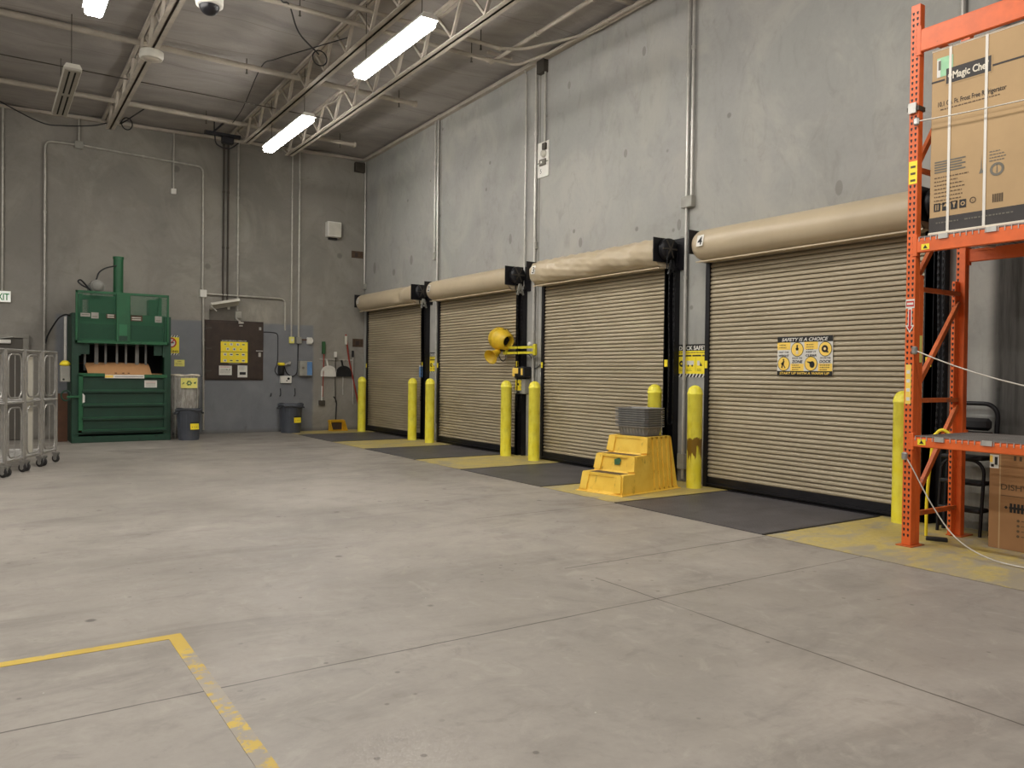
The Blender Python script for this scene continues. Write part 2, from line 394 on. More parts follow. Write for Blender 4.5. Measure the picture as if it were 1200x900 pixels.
# ------------------------------------------------------------------ geometry builder
class MB:
    def __init__(s, mat=None):
        s.v = []; s.f = []; s.mi = []; s.sm = []; s.mats = []; s.M = Matrix(); s.cur = mat
    def _m(s, mat):
        mat = mat or s.cur
        if mat not in s.mats: s.mats.append(mat)
        return s.mats.index(mat)
    def add(s, vs, fs, mat=None, smooth=False, X=None):
        k = len(s.v); T = s.M if X is None else s.M @ X
        s.v += [T @ V(p) for p in vs]
        i = s._m(mat)
        for f in fs: s.f.append([k + q for q in f]); s.mi.append(i); s.sm.append(smooth)
    def box(s, lo, hi, mat=None, ch=0., X=None):
        lo = V(lo); hi = V(hi)
        lo, hi = V([min(a, b) for a, b in zip(lo, hi)]), V([max(a, b) for a, b in zip(lo, hi)])
        c = min(ch, .49 * min(hi - lo))
        if c <= 0:
            vs = [(x, y, z) for x in (lo.x, hi.x) for y in (lo.y, hi.y) for z in (lo.z, hi.z)]
            s.add(vs, [(0, 1, 3, 2), (4, 6, 7, 5), (0, 4, 5, 1), (2, 3, 7, 6), (0, 2, 6, 4), (1, 5, 7, 3)], mat, False, X); return
        vs = []; idx = {}
        for ix in (0, 1):
            for iy in (0, 1):
                for iz in (0, 1):
                    p = V((hi.x if ix else lo.x, hi.y if iy else lo.y, hi.z if iz else lo.z)); sg = V((1 - 2 * ix, 1 - 2 * iy, 1 - 2 * iz))
                    for a in range(3):
                        q = V([p[b] + (0 if b == a else sg[b] * c) for b in range(3)])
                        idx[ix, iy, iz, a] = len(vs); vs.append(q)
        fs = []
        for a in range(3):
            b, d = [q for q in range(3) if q != a]
            for e in (0, 1):
                loop = []
                for (p, q) in ((0, 0), (1, 0), (1, 1), (0, 1)):
                    k = [0, 0, 0]; k[a] = e; k[b] = p; k[d] = q; loop.append(idx[(*k, a)])
                fs.append(loop)
            for p in (0, 1):
                for q in (0, 1):
                    k0 = [0, 0, 0]; k0[b] = p; k0[d] = q; k1 = list(k0); k1[a] = 1
                    fs.append([idx[(*k0, b)], idx[(*k1, b)], idx[(*k1, d)], idx[(*k0, d)]])
        for ix in (0, 1):
            for iy in (0, 1):
                for iz in (0, 1): fs.append([idx[ix, iy, iz, a] for a in range(3)])
        s.add(vs, fs, mat, False, X)
    def tube(s, pts, r, mat=None, n=10, closed=False, caps=True):
        pts = [V(p) for p in pts]; N = len(pts); rs = r if isinstance(r, (list, tuple)) else [r] * N
        vs = []; up = None
        for i, p in enumerate(pts):
            a = pts[(i - 1) % N] if (closed or i > 0) else p; b = pts[(i + 1) % N] if (closed or i < N - 1) else p
            d = (b - a).normalized()
            if up is None:
                up = V((0, 0, 1)) if abs(d.z) < .9 else V((1, 0, 0))
            u = (up - d * up.dot(d)).normalized(); w = d.cross(u); up = u
            for k in range(n):
                t = 2 * PI * k / n; vs.append(p + (u * math.cos(t) + w * math.sin(t)) * rs[i])
        fs = []
        for i in range(N if closed else N - 1):
            j = (i + 1) % N
            for k in range(n): fs.append((i * n + k, i * n + (k + 1) % n, j * n + (k + 1) % n, j * n + k))
        s.add(vs, fs, mat, True)
        if caps and not closed:
            s.add(vs[:n], [list(range(n))[::-1]], mat); s.add(vs[-n:], [list(range(n))], mat)
    def cyl(s, a, b, r, mat=None, n=16, r2=None): s.tube([a, b], [r, r if r2 is None else r2], mat, n)
    def bar(s, a, b, w, h, mat=None, up=(0, 0, 1)):
        """rectangular bar from a to b"""
        a = V(a); b = V(b); d = (b - a); L = d.length; d.normalize(); up = V(up)
        if abs(d.dot(up)) > .95: up = V((1, 0, 0))
        u = d.cross(up).normalized(); w2 = u.cross(d)
        X = Matrix((u, d, w2)).transposed().to_4x4(); X.translation = a
        s.box((-w / 2, 0, -h / 2), (w / 2, L, h / 2), mat, 0, X)
    def lathe(s, prof, mat=None, n=24, c=(0, 0, 0), X=None, smooth=True, cap=True):
        vs = []; fs = []; m = len(prof)
        for k in range(n):
            t = 2 * PI * k / n
            for r, z in prof: vs.append((c[0] + r * math.cos(t), c[1] + r * math.sin(t), c[2] + z))
        for k in range(n):
            for i in range(m - 1):
                fs.append((k * m + i, ((k + 1) % n) * m + i, ((k + 1) % n) * m + i + 1, k * m + i + 1))
        s.add(vs, fs, mat, smooth, X)
        if cap:
            for i, rev in ((0, True), (m - 1, False)):
                if prof[i][0] > 1e-5:
                    l = [vs[k * m + i] for k in range(n)]
                    s.add(l, [list(range(n))[::-1] if rev else list(range(n))], mat, False, X)
    def prism(s, poly, h0, h1, mat=None, X=None, smooth=False):
        """poly in local (x,y), extruded along z"""
        n = len(poly); vs = [(p[0], p[1], h0) for p in poly] + [(p[0], p[1], h1) for p in poly]
        s.add(vs, [list(range(n))[::-1], list(range(n, 2 * n))], mat, False, X)
        s.add(vs, [(i, (i + 1) % n, n + (i + 1) % n, n + i) for i in range(n)], mat, smooth, X)
    def quad(s, x0, y0, x1, y1, z, mat): s.add([(x0, y0, z), (x1, y0, z), (x1, y1, z), (x0, y1, z)], [(0, 1, 2, 3)], mat)
    def disc(s, cx, cy, r, z, mat, n=24, ry=None):
        ry = ry or r
        s.add([(cx + r * math.cos(2 * PI * k / n), cy + ry * math.sin(2 * PI * k / n), z) for k in range(n)], [list(range(n))], mat)
    def ring(s, cx, cy, r0, r1, z, mat, n=28):
        vs = []
        for k in range(n):
            a = 2 * PI * k / n; vs += [(cx + r0 * math.cos(a), cy + r0 * math.sin(a), z), (cx + r1 * math.cos(a), cy + r1 * math.sin(a), z)]
        s.add(vs, [(2 * k, 2 * k + 1, (2 * k + 3) % (2 * n), (2 * k + 2) % (2 * n)) for k in range(n)], mat)
    def poly(s, pts, z, mat): s.add([(p[0], p[1], z) for p in pts], [list(range(len(pts)))], mat)
    def text(s, txt, cx, cy, h, z, mat, w=None, bold=.0, shear=0., align='C'):
        """flat lettering in the local xy plane; h = cap height, w = fitted width"""
        cu = bpy.data.curves.new('t', 'FONT'); cu.body = txt; cu.size = 1; cu.offset = bold; cu.shear = shear; cu.fill_mode = 'FRONT'; cu.resolution_u = 3
        o = bpy.data.objects.new('t', cu); C.objects.link(o)
        bpy.context.view_layer.update()
        me = bpy.data.meshes.new_from_object(o.evaluated_get(bpy.context.evaluated_depsgraph_get()))
        vs = [v.co.copy() for v in me.vertices]; fs = [list(p.vertices) for p in me.polygons]
        bpy.data.objects.remove(o); bpy.data.curves.remove(cu); bpy.data.meshes.remove(me)
        if not vs: return
        x0 = min(v.x for v in vs); x1 = max(v.x for v in vs); y0 = min(v.y for v in vs); y1 = max(v.y for v in vs)
        sy = h / .73; sx = sy if w is None else w / (x1 - x0)
        ox = cx - (x1 - x0) * sx / 2 if align == 'C' else cx
        s.add([(ox + (v.x - x0) * sx, cy + v.y * sy - h / 2, z) for v in vs], fs, mat)
    def mesh(s, name, off=V((0, 0, 0))):
        me = bpy.data.meshes.new(name)
        me.from_pydata([p - off for p in s.v], [], s.f)
        for m in s.mats: me.materials.append(M[m])
        me.polygons.foreach_set('material_index', s.mi); me.polygons.foreach_set('use_smooth', s.sm)
        me.update(); return me

def tag(o, label=None, cat=None, group=None, kind=None):
    for k, v in (('label', label), ('category', cat), ('group', group), ('kind', kind)):
        if v: o[k] = v
    return o
def thing(name, label, cat, loc=(0, 0, 0), rz=0., group=None, kind=None):
    o = bpy.data.objects.new(name, None); C.objects.link(o); o.location = loc; o.rotation_euler = (0, 0, rz); o.empty_display_size = .1
    return tag(o, label, cat, group, kind)
def part(name, mb, parent, label=None, world=False):
    """a mesh under its thing; world=True when mb was built in world coordinates and the parent is not rotated"""
    off = V((0, 0, 0))
    if world:
        p = parent
        while p: off += p.location; p = p.parent
    o = bpy.data.objects.new(name, mb.mesh(name, off)); C.objects.link(o); o.parent = parent
    return tag(o, label)
def solo(name, mb, label, cat, group=None, kind=None):
    """a thing that is one mesh, built in world coordinates; origin moved to its base"""
    xs = [p.x for p in mb.v]; ys = [p.y for p in mb.v]; zs = [p.z for p in mb.v]
    off = V(((min(xs) + max(xs)) / 2, (min(ys) + max(ys)) / 2, min(zs)))
    o = bpy.data.objects.new(name, mb.mesh(name, off)); C.objects.link(o); o.location = off
    return tag(o, label, cat, group, kind)
def copy_tree(o, parent=None):
    c = o.copy(); C.objects.link(c); c.parent = parent
    for ch in list(o.children): copy_tree(ch, c)
    return c
def arc(c, r, a0, a1, n, ax=(1, 0, 0), ay=(0, 0, 1)):
    c = V(c); ax = V(ax); ay = V(ay)
    return [c + ax * r * math.cos(a0 + (a1 - a0) * i / n) + ay * r * math.sin(a0 + (a1 - a0) * i / n) for i in range(n + 1)]
def smooth_path(pts, k=6):
    """Catmull-Rom through points"""
    P = [V(p) for p in pts]; P = [P[0] * 2 - P[1]] + P + [P[-1] * 2 - P[-2]]; out = []
    for i in range(1, len(P) - 2):
        for j in range(k):
            t = j / k; a, b, c, d = P[i - 1:i + 3]
            out.append(.5 * ((2 * b) + (c - a) * t + (2 * a - 5 * b + 4 * c - d) * t * t + (-a + 3 * b - 3 * c + d) * t ** 3))
    return out + [P[-2]]
def sag(a, b, drop, n=16):
    a = V(a); b = V(b); return [a.lerp(b, i / n) - V((0, 0, drop * 4 * (i / n) * (1 - i / n))) for i in range(n + 1)]

WX, BY = 8.20, 19.15                      # dock wall face, back wall face
def zc(x, y): return 7.25 - .0117 * y - .0214 * (8.2 - x)
def onDock(y, z, x=WX):                   # local x -> -Y, local y -> up, local z -> out of the dock wall
    m = Matrix(((0, 0, -1), (-1, 0, 0), (0, 1, 0))).to_4x4(); m.translation = (x, y, z); return m
def onBack(x, z, y=BY):                   # local x -> +X, local y -> up, local z -> out of the back wall
    m = Matrix(((1, 0, 0), (0, 0, -1), (0, 1, 0))).to_4x4(); m.translation = (x, y, z); return m

# ================================================================== THE SETTING
b = MB('floor'); b.box((-9, -5, -.2), (8.5, 19.45, 0)); solo('floor', b, 'grey stained concrete warehouse floor with saw-cut joints', 'floor', kind='structure')
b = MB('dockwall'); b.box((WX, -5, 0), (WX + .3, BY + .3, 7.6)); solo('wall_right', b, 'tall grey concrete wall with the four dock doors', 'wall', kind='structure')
b = MB('backwall'); b.box((-9, BY, 0), (WX, BY + .3, 7.6)); solo('wall_back', b, 'grey concrete wall behind the green baler with painted lower band', 'wall', kind='structure')
# ceiling: sagging insulation facing between the joists
b = MB('ceiling'); nx, ny = 60, 90; vs = []
for i in range(nx + 1):
    for j in range(ny + 1):
        x = -9 + 17.25 * i / nx; y = -5 + 24.2 * j / ny
        w = .022 * math.sin(x * 2.6 + math.sin(y * .9)) * math.sin(y * 2.57) + .012 * math.sin(x * 5.3 + y * 1.7)
        vs.append((x, y, zc(x, y) + w))
b.add(vs, [(i * (ny + 1) + j, i * (ny + 1) + j + 1, (i + 1) * (ny + 1) + j + 1, (i + 1) * (ny + 1) + j) for i in range(nx) for j in range(ny)], smooth=True)
solo('ceiling', b, 'low-sloped ceiling faced with wrinkled pale insulation sheet', 'ceiling', kind='structure')
b = MB('pipe'); b.bar((WX - .05, -4, zc(8.2, -4) - .08), (WX - .05, BY - .02, zc(8.2, BY) - .08), .09, .07)
solo('trim_1', b, 'pale ledger strip along the top of the dock wall', 'trim', kind='structure')
b = MB('joist'); b.bar((-8, BY - .04, zc(-8, BY) - .07), (WX - .1, BY - .04, zc(8.1, BY) - .07), .07, .06)
solo('trim_2', b, 'ledger strip along the top of the back wall', 'trim', kind='structure')

# worn yellow floor paint between the dock plates, and the plates themselves
LEV = [(5.88, 4), (9.47, 3), (13.15, 2), (17.0, 1)]; HW = 1.05; FX = 6.125
zones = [((1.2, 5.88 - HW), 'worn yellow floor paint under the orange rack beside door 4'), ((5.88 + HW, 9.47 - HW), 'worn yellow floor paint under the yellow steps between doors 3 and 4'),
         ((9.47 + HW, 13.15 - HW), 'worn yellow floor paint between doors 2 and 3 below the fan'), ((13.15 + HW, 17.0 - HW), 'worn yellow floor paint between doors 1 and 2'),
         ((17.0 + HW, 19.1), 'worn yellow floor paint in the far corner past door 1')]
for i, ((a, c), lab) in enumerate(zones):
    b = MB('floorpaint'); x0 = FX
    b.box((x0, a, -.01), (WX, c, .003)); solo('floor_paint', b, lab, 'floor paint', 'yellow floor paint beside the dock plates', 'structure')
for cy, num in LEV:
    r = thing('dock_plate', {4: 'dark tread-plate dock leveler in floor at door 4, nearest the rack', 3: 'dark tread-plate dock leveler in floor at door 3, beside the yellow steps',
                             2: 'dark tread-plate dock leveler in floor at door 2, below the yellow fan', 1: 'dark tread-plate dock leveler in floor at door 1, by the back wall'}[num],
              'dock leveler', (7.1, cy, 0), group='dock levelers in the floor')
    b = MB('plate'); b.box((FX, cy - HW + .02, -.02), (8.02, cy + HW - .02, .006)); part('deck', b, r, world=True)
    b = MB('black')
    for y in (cy - HW, cy + HW): b.box((FX, y - .02, -.02), (8.02, y + .02, .008))
    b.box((8.0, cy - HW, -.02), (WX - .02, cy + HW, .012))
    part('curb_frame', b, r, world=True)

b = MB('tape'); b.box((-4, 4.66, -.01), (.93, 4.735, .002)); b.box((.855, 1.2, -.01), (.93, 4.66, .002))
solo('floor_tape', b, 'worn yellow floor tape turning a corner on bare concrete', 'floor marking', kind='structure')

# ================================================================== ROLL-UP DOORS
PITCH = .0575
DOORS = {4: (4.40, 7.335), 3: (8.16, 11.10), 2: (11.94, 14.90), 1: (15.70, 18.70)}   # curtain edges in y
def roll_door(num):
    y0, y1 = DOORS[num]
    lab = {4: 'widest tan roll-up dock door, numbered 4, with safety sign', 3: 'tan roll-up dock door numbered 3, dented hood, behind yellow steps',
           2: 'tan roll-up dock door numbered 2, behind the yellow fan', 1: 'tan roll-up dock door numbered 1, closest to the back wall'}[num]
    r = thing('door_%d' % num, lab, 'dock door', (WX - .08, (y0 + y1) / 2, 0), kind='structure', group='roll-up dock doors')
    # interlocking curved slats
    b = MB('slat'); prof = []; z = .13
    while z < 3.16:
        for u, d in ((.0, -.004), (.13, -.006), (.14, .017), (.32, .021), (.55, .020), (.78, .014), (.96, .003)): prof.append((z + u * PITCH, d))
        z += PITCH
    vs = [(WX - .06 - d, y, zz) for zz, d in prof for y in (y0, y1)]
    b.add(vs, [(2 * i, 2 * i + 1, 2 * i + 3, 2 * i + 2) for i in range(len(prof) - 1)])
    cu = part('curtain', b, r, world=True)
    b = MB('black'); b.box((WX - .10, y0 + .01, .05), (WX - .05, y1 - .01, .135)); b.box((WX - .13, y0 + .01, .035), (WX - .05, y1 - .01, .055)); b.box((WX - .09, y0, .004), (WX - .05, y1, .036))
    part('bottom_bar', b, r, world=True)
    for side, (a, c) in (('L', (y1, y1 + .09)), ('R', (y0 - .09, y0))):
        gd = .10 if side == 'L' else .115
        if side == 'L': c = a + .058
        b = MB('black'); b.box((WX - gd, a, .0), (WX - .004, c, 3.04), ch=.004)
        q = y1 - .01 if side == 'L' else y0 + .01
        b.box((WX - max(gd, .112), min(q, a), .0), (WX - .098, max(q, c) , 3.02))
        if side == 'R':  b.box((WX - .02, a - .09, 0), (WX - .004, a, 3.02)); b.box((WX - .10, a - .10, 0), (WX - .004, a - .09, 3.02))
        part('guide', b, r, world=True)
    b = MB('yellow'); b.box((WX - .117, y1 + .005, 1.60), (WX - .112, y1 + .05, 1.70)); b.box((WX - .122, y0 - .08, 1.62), (WX - .115, y0 - .02, 1.72))
    part('warning_sticker', b, r, 'small yellow stickers on the guides', world=True)
    # hood
    ya, yb = y0 - .06, y1 + .06; R = .205; cx, cz = WX - .215, 3.235
    b = MB('hood'); n, L = 26, 64; vs = []
    ang = [PI * .52 - i * (PI * 1.12) / n for i in range(n + 1)]        # from the wall over the front to underneath
    dents = {3: [(9.15, .9, .30, -.05), (9.7, .6, .18, -.035), (10.1, .5, .22, -.035), (8.75, .45, .14, -.05), (8.5, .9, .16, -.03), (10.4, .95, .2, -.02), (9.4, .3, .12, -.03)], 1: [(16.35, .6, .16, -.06), (16.6, .85, .10, .02), (16.2, .3, .14, -.03)]}.get(num, [])
    rim = []
    for j in range(L + 1):
        y = ya + (yb - ya) * j / L; e = min(1, (yb - y) / .10)
        rr = R * (.86 + .14 * math.sqrt(max(0, 1 - (1 - e) ** 2)))
        row = []
        for i, a in enumerate(ang):
            d = 0
            for (dy, fa, s, amp) in dents: d += amp * math.exp(-(((y - dy) / s) ** 2 + ((i / n - fa + .1) / .16) ** 2))
            if num == 3: d += .010 * math.sin(y * 13 + i * .7) * math.sin(i * .9 - y * 5) + .006 * math.sin(y * 29 + i * 1.1)
            row.append((cx - (rr + d) * math.cos(a - 0) , y, cz + (rr + d) * math.sin(a)))
        row.append((cx - .07, y, cz - R - .005)); row.append((cx - .03, y, cz - R - .01)); row.append((WX - .09, y, cz - R - .012))
        vs += row; w = len(row); rim.append(row)
    b.add(vs, [(j * w + i, j * w + i + 1, (j + 1) * w + i + 1, (j + 1) * w + i) for j in range(L) for i in range(w - 1)], smooth=True)
    b.add(rim[0], [list(range(w))]); b.add(rim[-1], [list(range(w))[::-1]])
    b.add([(x, y, cz + R * .999) for x in (cx, WX) for y in (ya, yb)], [(0, 1, 3, 2)])
    b.box((cx - .085, ya - .005, cz - R - .022), (cx - .045, yb + .01, cz - R - .006))
    hd = part('hood', b, r, world=True)
    b = MB('white'); b.M = onDock(y1 - .12, cz + .03, cx - R - .004) @ Matrix.Rotation(-.2, 4, 'X')
    b.quad(-.055, -.075, .055, .075, .002, 'white'); b.text(str(num), .0, .0, .11, .004, 'ink', bold=.02); part('number_sticker', b, hd, 'white sticker with the black number %d' % num, world=True)
    # end plates
    b = MB('black'); b.box((WX - .435, yb + .002, cz - .12), (WX, yb + .014, cz + .20)); part('end_plate', b, r, world=True)
    b = MB('black'); b.box((WX - .42, ya - .02, cz - .14), (WX, ya - .005, cz + .20))
    b.box((WX - .03, ya - .24, cz - .25), (WX, ya - .02, cz + .2))
    part('end_plate', b, r, world=True)
    # chain hoist
    hx, hy, hz = WX - .19, ya - .075, cz + .04
    h = thing('chain_hoist', None, None); h.parent = r; h.location = V((hx, hy, hz)) - r.location
    X = Matrix.Translation((hx, hy, hz)) @ Matrix.Rotation(PI / 2, 4, 'X')
    b = MB('black'); b.lathe([(.05, -.05), (.15, -.045), (.155, -.02), (.14, -.01), (.155, 0), (.15, .03), (.06, .045), (.0, .05)], n=28, X=X)
    for k in range(6):
        a = k * PI / 3; b.bar((hx, hy - .045, hz), (hx + .14 * math.cos(a), hy - .035, hz + .14 * math.sin(a)), .02, .02, 'galv_dark')
    part('hand_wheel', b, h, world=True)
    b = MB('blackp' if num > 2 else 'greybox'); b.M = Matrix.Translation((hx + .02, hy - .05, hz - .28))
    b.bar((-.05, 0, -.08), (0, 0, .12), .03, .04); b.bar((.07, 0, -.08), (.01, 0, .12), .03, .04); b.bar((-.045, 0, -.03), (.06, 0, -.03), .03, .03); b.M = Matrix()
    part('chain_guide', b, h, world=True)
    b = MB('black'); zb = .85
    for s in (-.045, .045):
        z = hz - .05; k = 0
        while z > zb:
            x, y = hx + .02 + s * (1 if z < hz - .3 else 2.2), hy - .06 + .01 * math.sin(z * 3)
            if k % 2: b.box((x - .010, y - .003, z - .022), (x + .010, y + .003, z + .022))
            else: b.box((x - .003, y - .010, z - .022), (x + .003, y + .010, z + .022))
            z -= .036; k += 1
    b.tube(arc((hx + .02, hy - .06, zb), .045, PI, 2 * PI, 8), .006)
    part('pull_chain', b, h, world=True)
    return r
for q in (4, 3, 2, 1): roll_door(q)
b = MB('blue'); b.M = Matrix.Translation((WX - .17, 15.6, 1.50)); b.box((-.03, -.04, -.12), (.03, .04, .12), ch=.01)
b.box((-.035, -.02, .12), (.035, .02, .15), 'white'); solo('chain_bag', b, 'small blue box hung on the right guide of door 1', 'box')

# ================================================================== SIGNS ON THE DOCK SIDE
def lines(b, x0, x1, y, n, dy, h, z, mat, ragged=True):
    for i in range(n):
        k = random.uniform(.6, 1) if ragged else 1
        x = x0; e = x0 + (x1 - x0) * k
        while x < e - .004:
            w = random.uniform(.008, .022) * (1 + h * 30); b.quad(x, y - i * dy - h / 2, min(e, x + w), y - i * dy + h / 2, z, mat); x += w + h * .7

b = MB('white'); W, H = .76, .47; b.M = onDock(6.23, 1.515, WX - .092)
b.box((0, 0, -.006), (W, H, 0), 'white'); e = .0015
b.quad(0, H * .85, W, H, e, 'ink'); b.quad(0, 0, W, H * .115, e, 'ink')
b.text('SAFETY IS A CHOICE', W * .5, H * .922, H * .085, 2 * e, 'white', W * .84, .025, .25)
b.text('START UP WITH A WARM UP', W * .5, H * .058, H * .062, 2 * e, 'orangey', W * .9, .02, .15)
cw = W / 4
for i in range(4):
    x0, x1 = i * cw, (i + 1) * cw; cx = (x0 + x1) / 2
    up = i in (1, 3)
    cyc = H * (.665 if up else .30)
    if not up: b.quad(x0, H * .66, x1 - .004, H * .85, e, 'orangey'); lines(b, x0 + .03, x1 - .03, H * .78, 2 if i == 0 else 3, .028, .010, 2 * e, 'inkbrown')
    else: b.quad(x0, H * .115, x1 - .004, H * .30, e, 'orangey'); lines(b, x0 + .025, x1 - .025, H * .262, 3, .026, .010, 2 * e, 'inkbrown')
    b.disc(cx, cyc, .087, 2 * e, 'ink', 36); b.disc(cx, cyc, .080, 3 * e, 'orangey', 36)
    a, c = [('TEST THE', 'WEIGHT'), ('KNOW THE', 'ZONE'), ('KEEP IT', 'CLEAR'), ('SECURE THE', 'DOCK')][i]
    ty = H * (.60 if not up else .445)
    b.text(a, cx, ty, .020, 2 * e, 'ink', cw * .74, .02, .15); b.text(c, cx, ty - .042, .034 if up else .026, 2 * e, 'ink', cw * .8, .03, .15)
    z = 4 * e
    if i == 0:   # walking figure carrying
        b.disc(cx - .002, cyc + .05, .011, z, 'ink'); b.poly([(cx - .02, cyc - .005), (cx + .004, cyc - .01), (cx + .012, cyc + .035), (cx - .006, cyc + .042)], z, 'ink')
        b.poly([(cx - .02, cyc), (cx - .002, cyc - .004), (cx + .03, cyc - .05), (cx + .018, cyc - .055)], z, 'ink'); b.poly([(cx - .022, cyc + .002), (cx - .006, cyc), (cx - .018, cyc - .055), (cx - .035, cyc - .05)], z, 'ink')
        b.poly([(cx - .04, cyc + .0), (cx - .03, cyc - .012), (cx + .0, cyc + .02), (cx - .004, cyc + .03)], z, 'ink')
    elif i == 1: # standing figure
        b.disc(cx, cyc + .042, .012, z, 'ink'); b.poly([(cx - .022, cyc + .01), (cx, cyc + .035), (cx + .022, cyc + .01), (cx + .014, cyc - .012), (cx - .014, cyc - .012)], z, 'ink')
        b.poly([(cx - .013, cyc - .014), (cx - .002, cyc - .014), (cx - .005, cyc - .055), (cx - .016, cyc - .055)], z, 'white'); b.poly([(cx + .013, cyc - .014), (cx + .002, cyc - .014), (cx + .005, cyc - .055), (cx + .016, cyc - .055)], z, 'white')
    elif i == 2: # pointing hand
        b.disc(cx + .018, cyc - .01, .034, z, 'ink', 20, .04); b.poly([(cx - .055, cyc + .028), (cx - .05, cyc + .018), (cx + .0, cyc - .005), (cx + .02, cyc + .02)], z, 'ink')
    else:        # wheel with chock
        b.ring(cx - .006, cyc + .002, .017, .042, z, 'ink'); b.disc(cx - .006, cyc + .002, .009, z, 'white'); b.poly([(cx + .01, cyc - .04), (cx + .045, cyc - .045), (cx + .035, cyc - .02)], z, 'ink')
solo('safety_sign', b, 'black and yellow safety sign on door 4 reading SAFETY IS A CHOICE', 'sign')

def dock_safety(y, label):
    b = MB('yellow'); W, H = .60, .46; b.M = onDock(y, 1.475, WX - .003); e = .001
    b.box((0, 0, -.002), (W, H, 0), 'yellow')
    b.quad(0, H * .80, W, H, e, 'ink'); b.text('DOCK SAFETY', W * .5, H * .89, H * .125, 2 * e, 'white', W * .93, .03)
    lines(b, .02, W - .02, H * .745, 1, .02, .014, e, 'inkbrown', False)
    b.quad(.015, H * .63, W * .42, H * .675, e, 'ink'); b.quad(W * .45, H * .63, W * .72, H * .675, e, 'ink'); b.quad(W * .75, H * .63, W - .01, H * .675, e, 'inkbrown')
    b.ring(.065, H * .41, .016, .042, e, 'ink'); b.quad(.07, H * .31, .12, H * .34, e, 'ink')
    b.quad(W * .27, H * .37, W * .50, H * .50, e, 'white'); b.disc(W * .33, H * .35, .014, 2 * e, 'ink'); b.disc(W * .45, H * .35, .014, 2 * e, 'ink')
    b.quad(W * .60, H * .36, W * .68, H * .50, e, 'white'); b.poly([(W * .68, H * .34), (W * .76, H * .34), (W * .70, H * .46)], e, 'ink')
    b.quad(W * .55, H * .18, W * .556, H * .6, e, 'inkbrown'); b.quad(W * .84, H * .3, W * .95, H * .5, e, 'white')
    for x in (.03, W * .27, W * .60): lines(b, x, x + .11, H * .24, 2, .02, .008, e, 'inkbrown')
    b.quad(0, 0, W, H * .105, e, 'white')
    k = 0
    x = -.02
    while x < W - .02:
        b.poly([(max(0, x), 0), (min(W, max(0, x + .032)), 0), (min(W, x + .06), H * .105), (max(0, min(W, x + .028)), H * .105)], 2 * e, 'ink'); x += .062
    return solo('dock_safety_sign', b, label, 'sign', 'yellow dock safety signs')
dock_safety(7.985, 'yellow DOCK SAFETY sign behind conduit between doors 3 and 4')
dock_safety(15.50, 'yellow DOCK SAFETY sign behind conduit between doors 1 and 2')

# ================================================================== BOLLARDS
def bollard(x, y, label, mat='bollard'):
    b = MB(mat); R, H = .098, 1.37
    prof = [(R, 0), (R, H - .13)] + [(R + .004, H - .125), (R + .004, H - .10)] + [(R * math.cos(a), H - .10 + .10 * math.sin(a)) for a in [i * PI / 2 / 8 for i in range(9)]]
    prof[-1] = (0.0001, H)
    b.lathe(prof, n=28, c=(x, y, 0)); return solo('bollard', b, label, 'bollard', 'yellow bollards guarding the dock doors')
bollard(7.84, 18.42, 'yellow bollard left of door 1, next to the back wall')
bollard(7.86, 15.66, 'yellow bollard in front of the right edge of door 1')
bollard(7.86, 14.84, 'yellow bollard in front of the left edge of door 2')
bollard(7.86, 11.90, 'yellow bollard in front of the right edge of door 2')
bollard(7.86, 11.02, 'yellow bollard in front of the left edge of door 3')
bollard(7.90, 8.14, 'yellow bollard behind the basket stack, only its top showing')
bollard(7.86, 7.34, 'yellow bollard with brown peeled paint, left of door 4', 'bollard_peel')
bollard(7.90, 4.50, 'yellow bollard mostly hidden behind the orange rack post')

# ================================================================== YELLOW STEPS AND BASKETS
STEPLOC = (6.50, 7.60, 0); STEPRZ = math.radians(9.5)
r = thing('step_stool', 'yellow moulded three-step plastic stand with ribbed sides at door 3', 'steps', STEPLOC, STEPRZ)
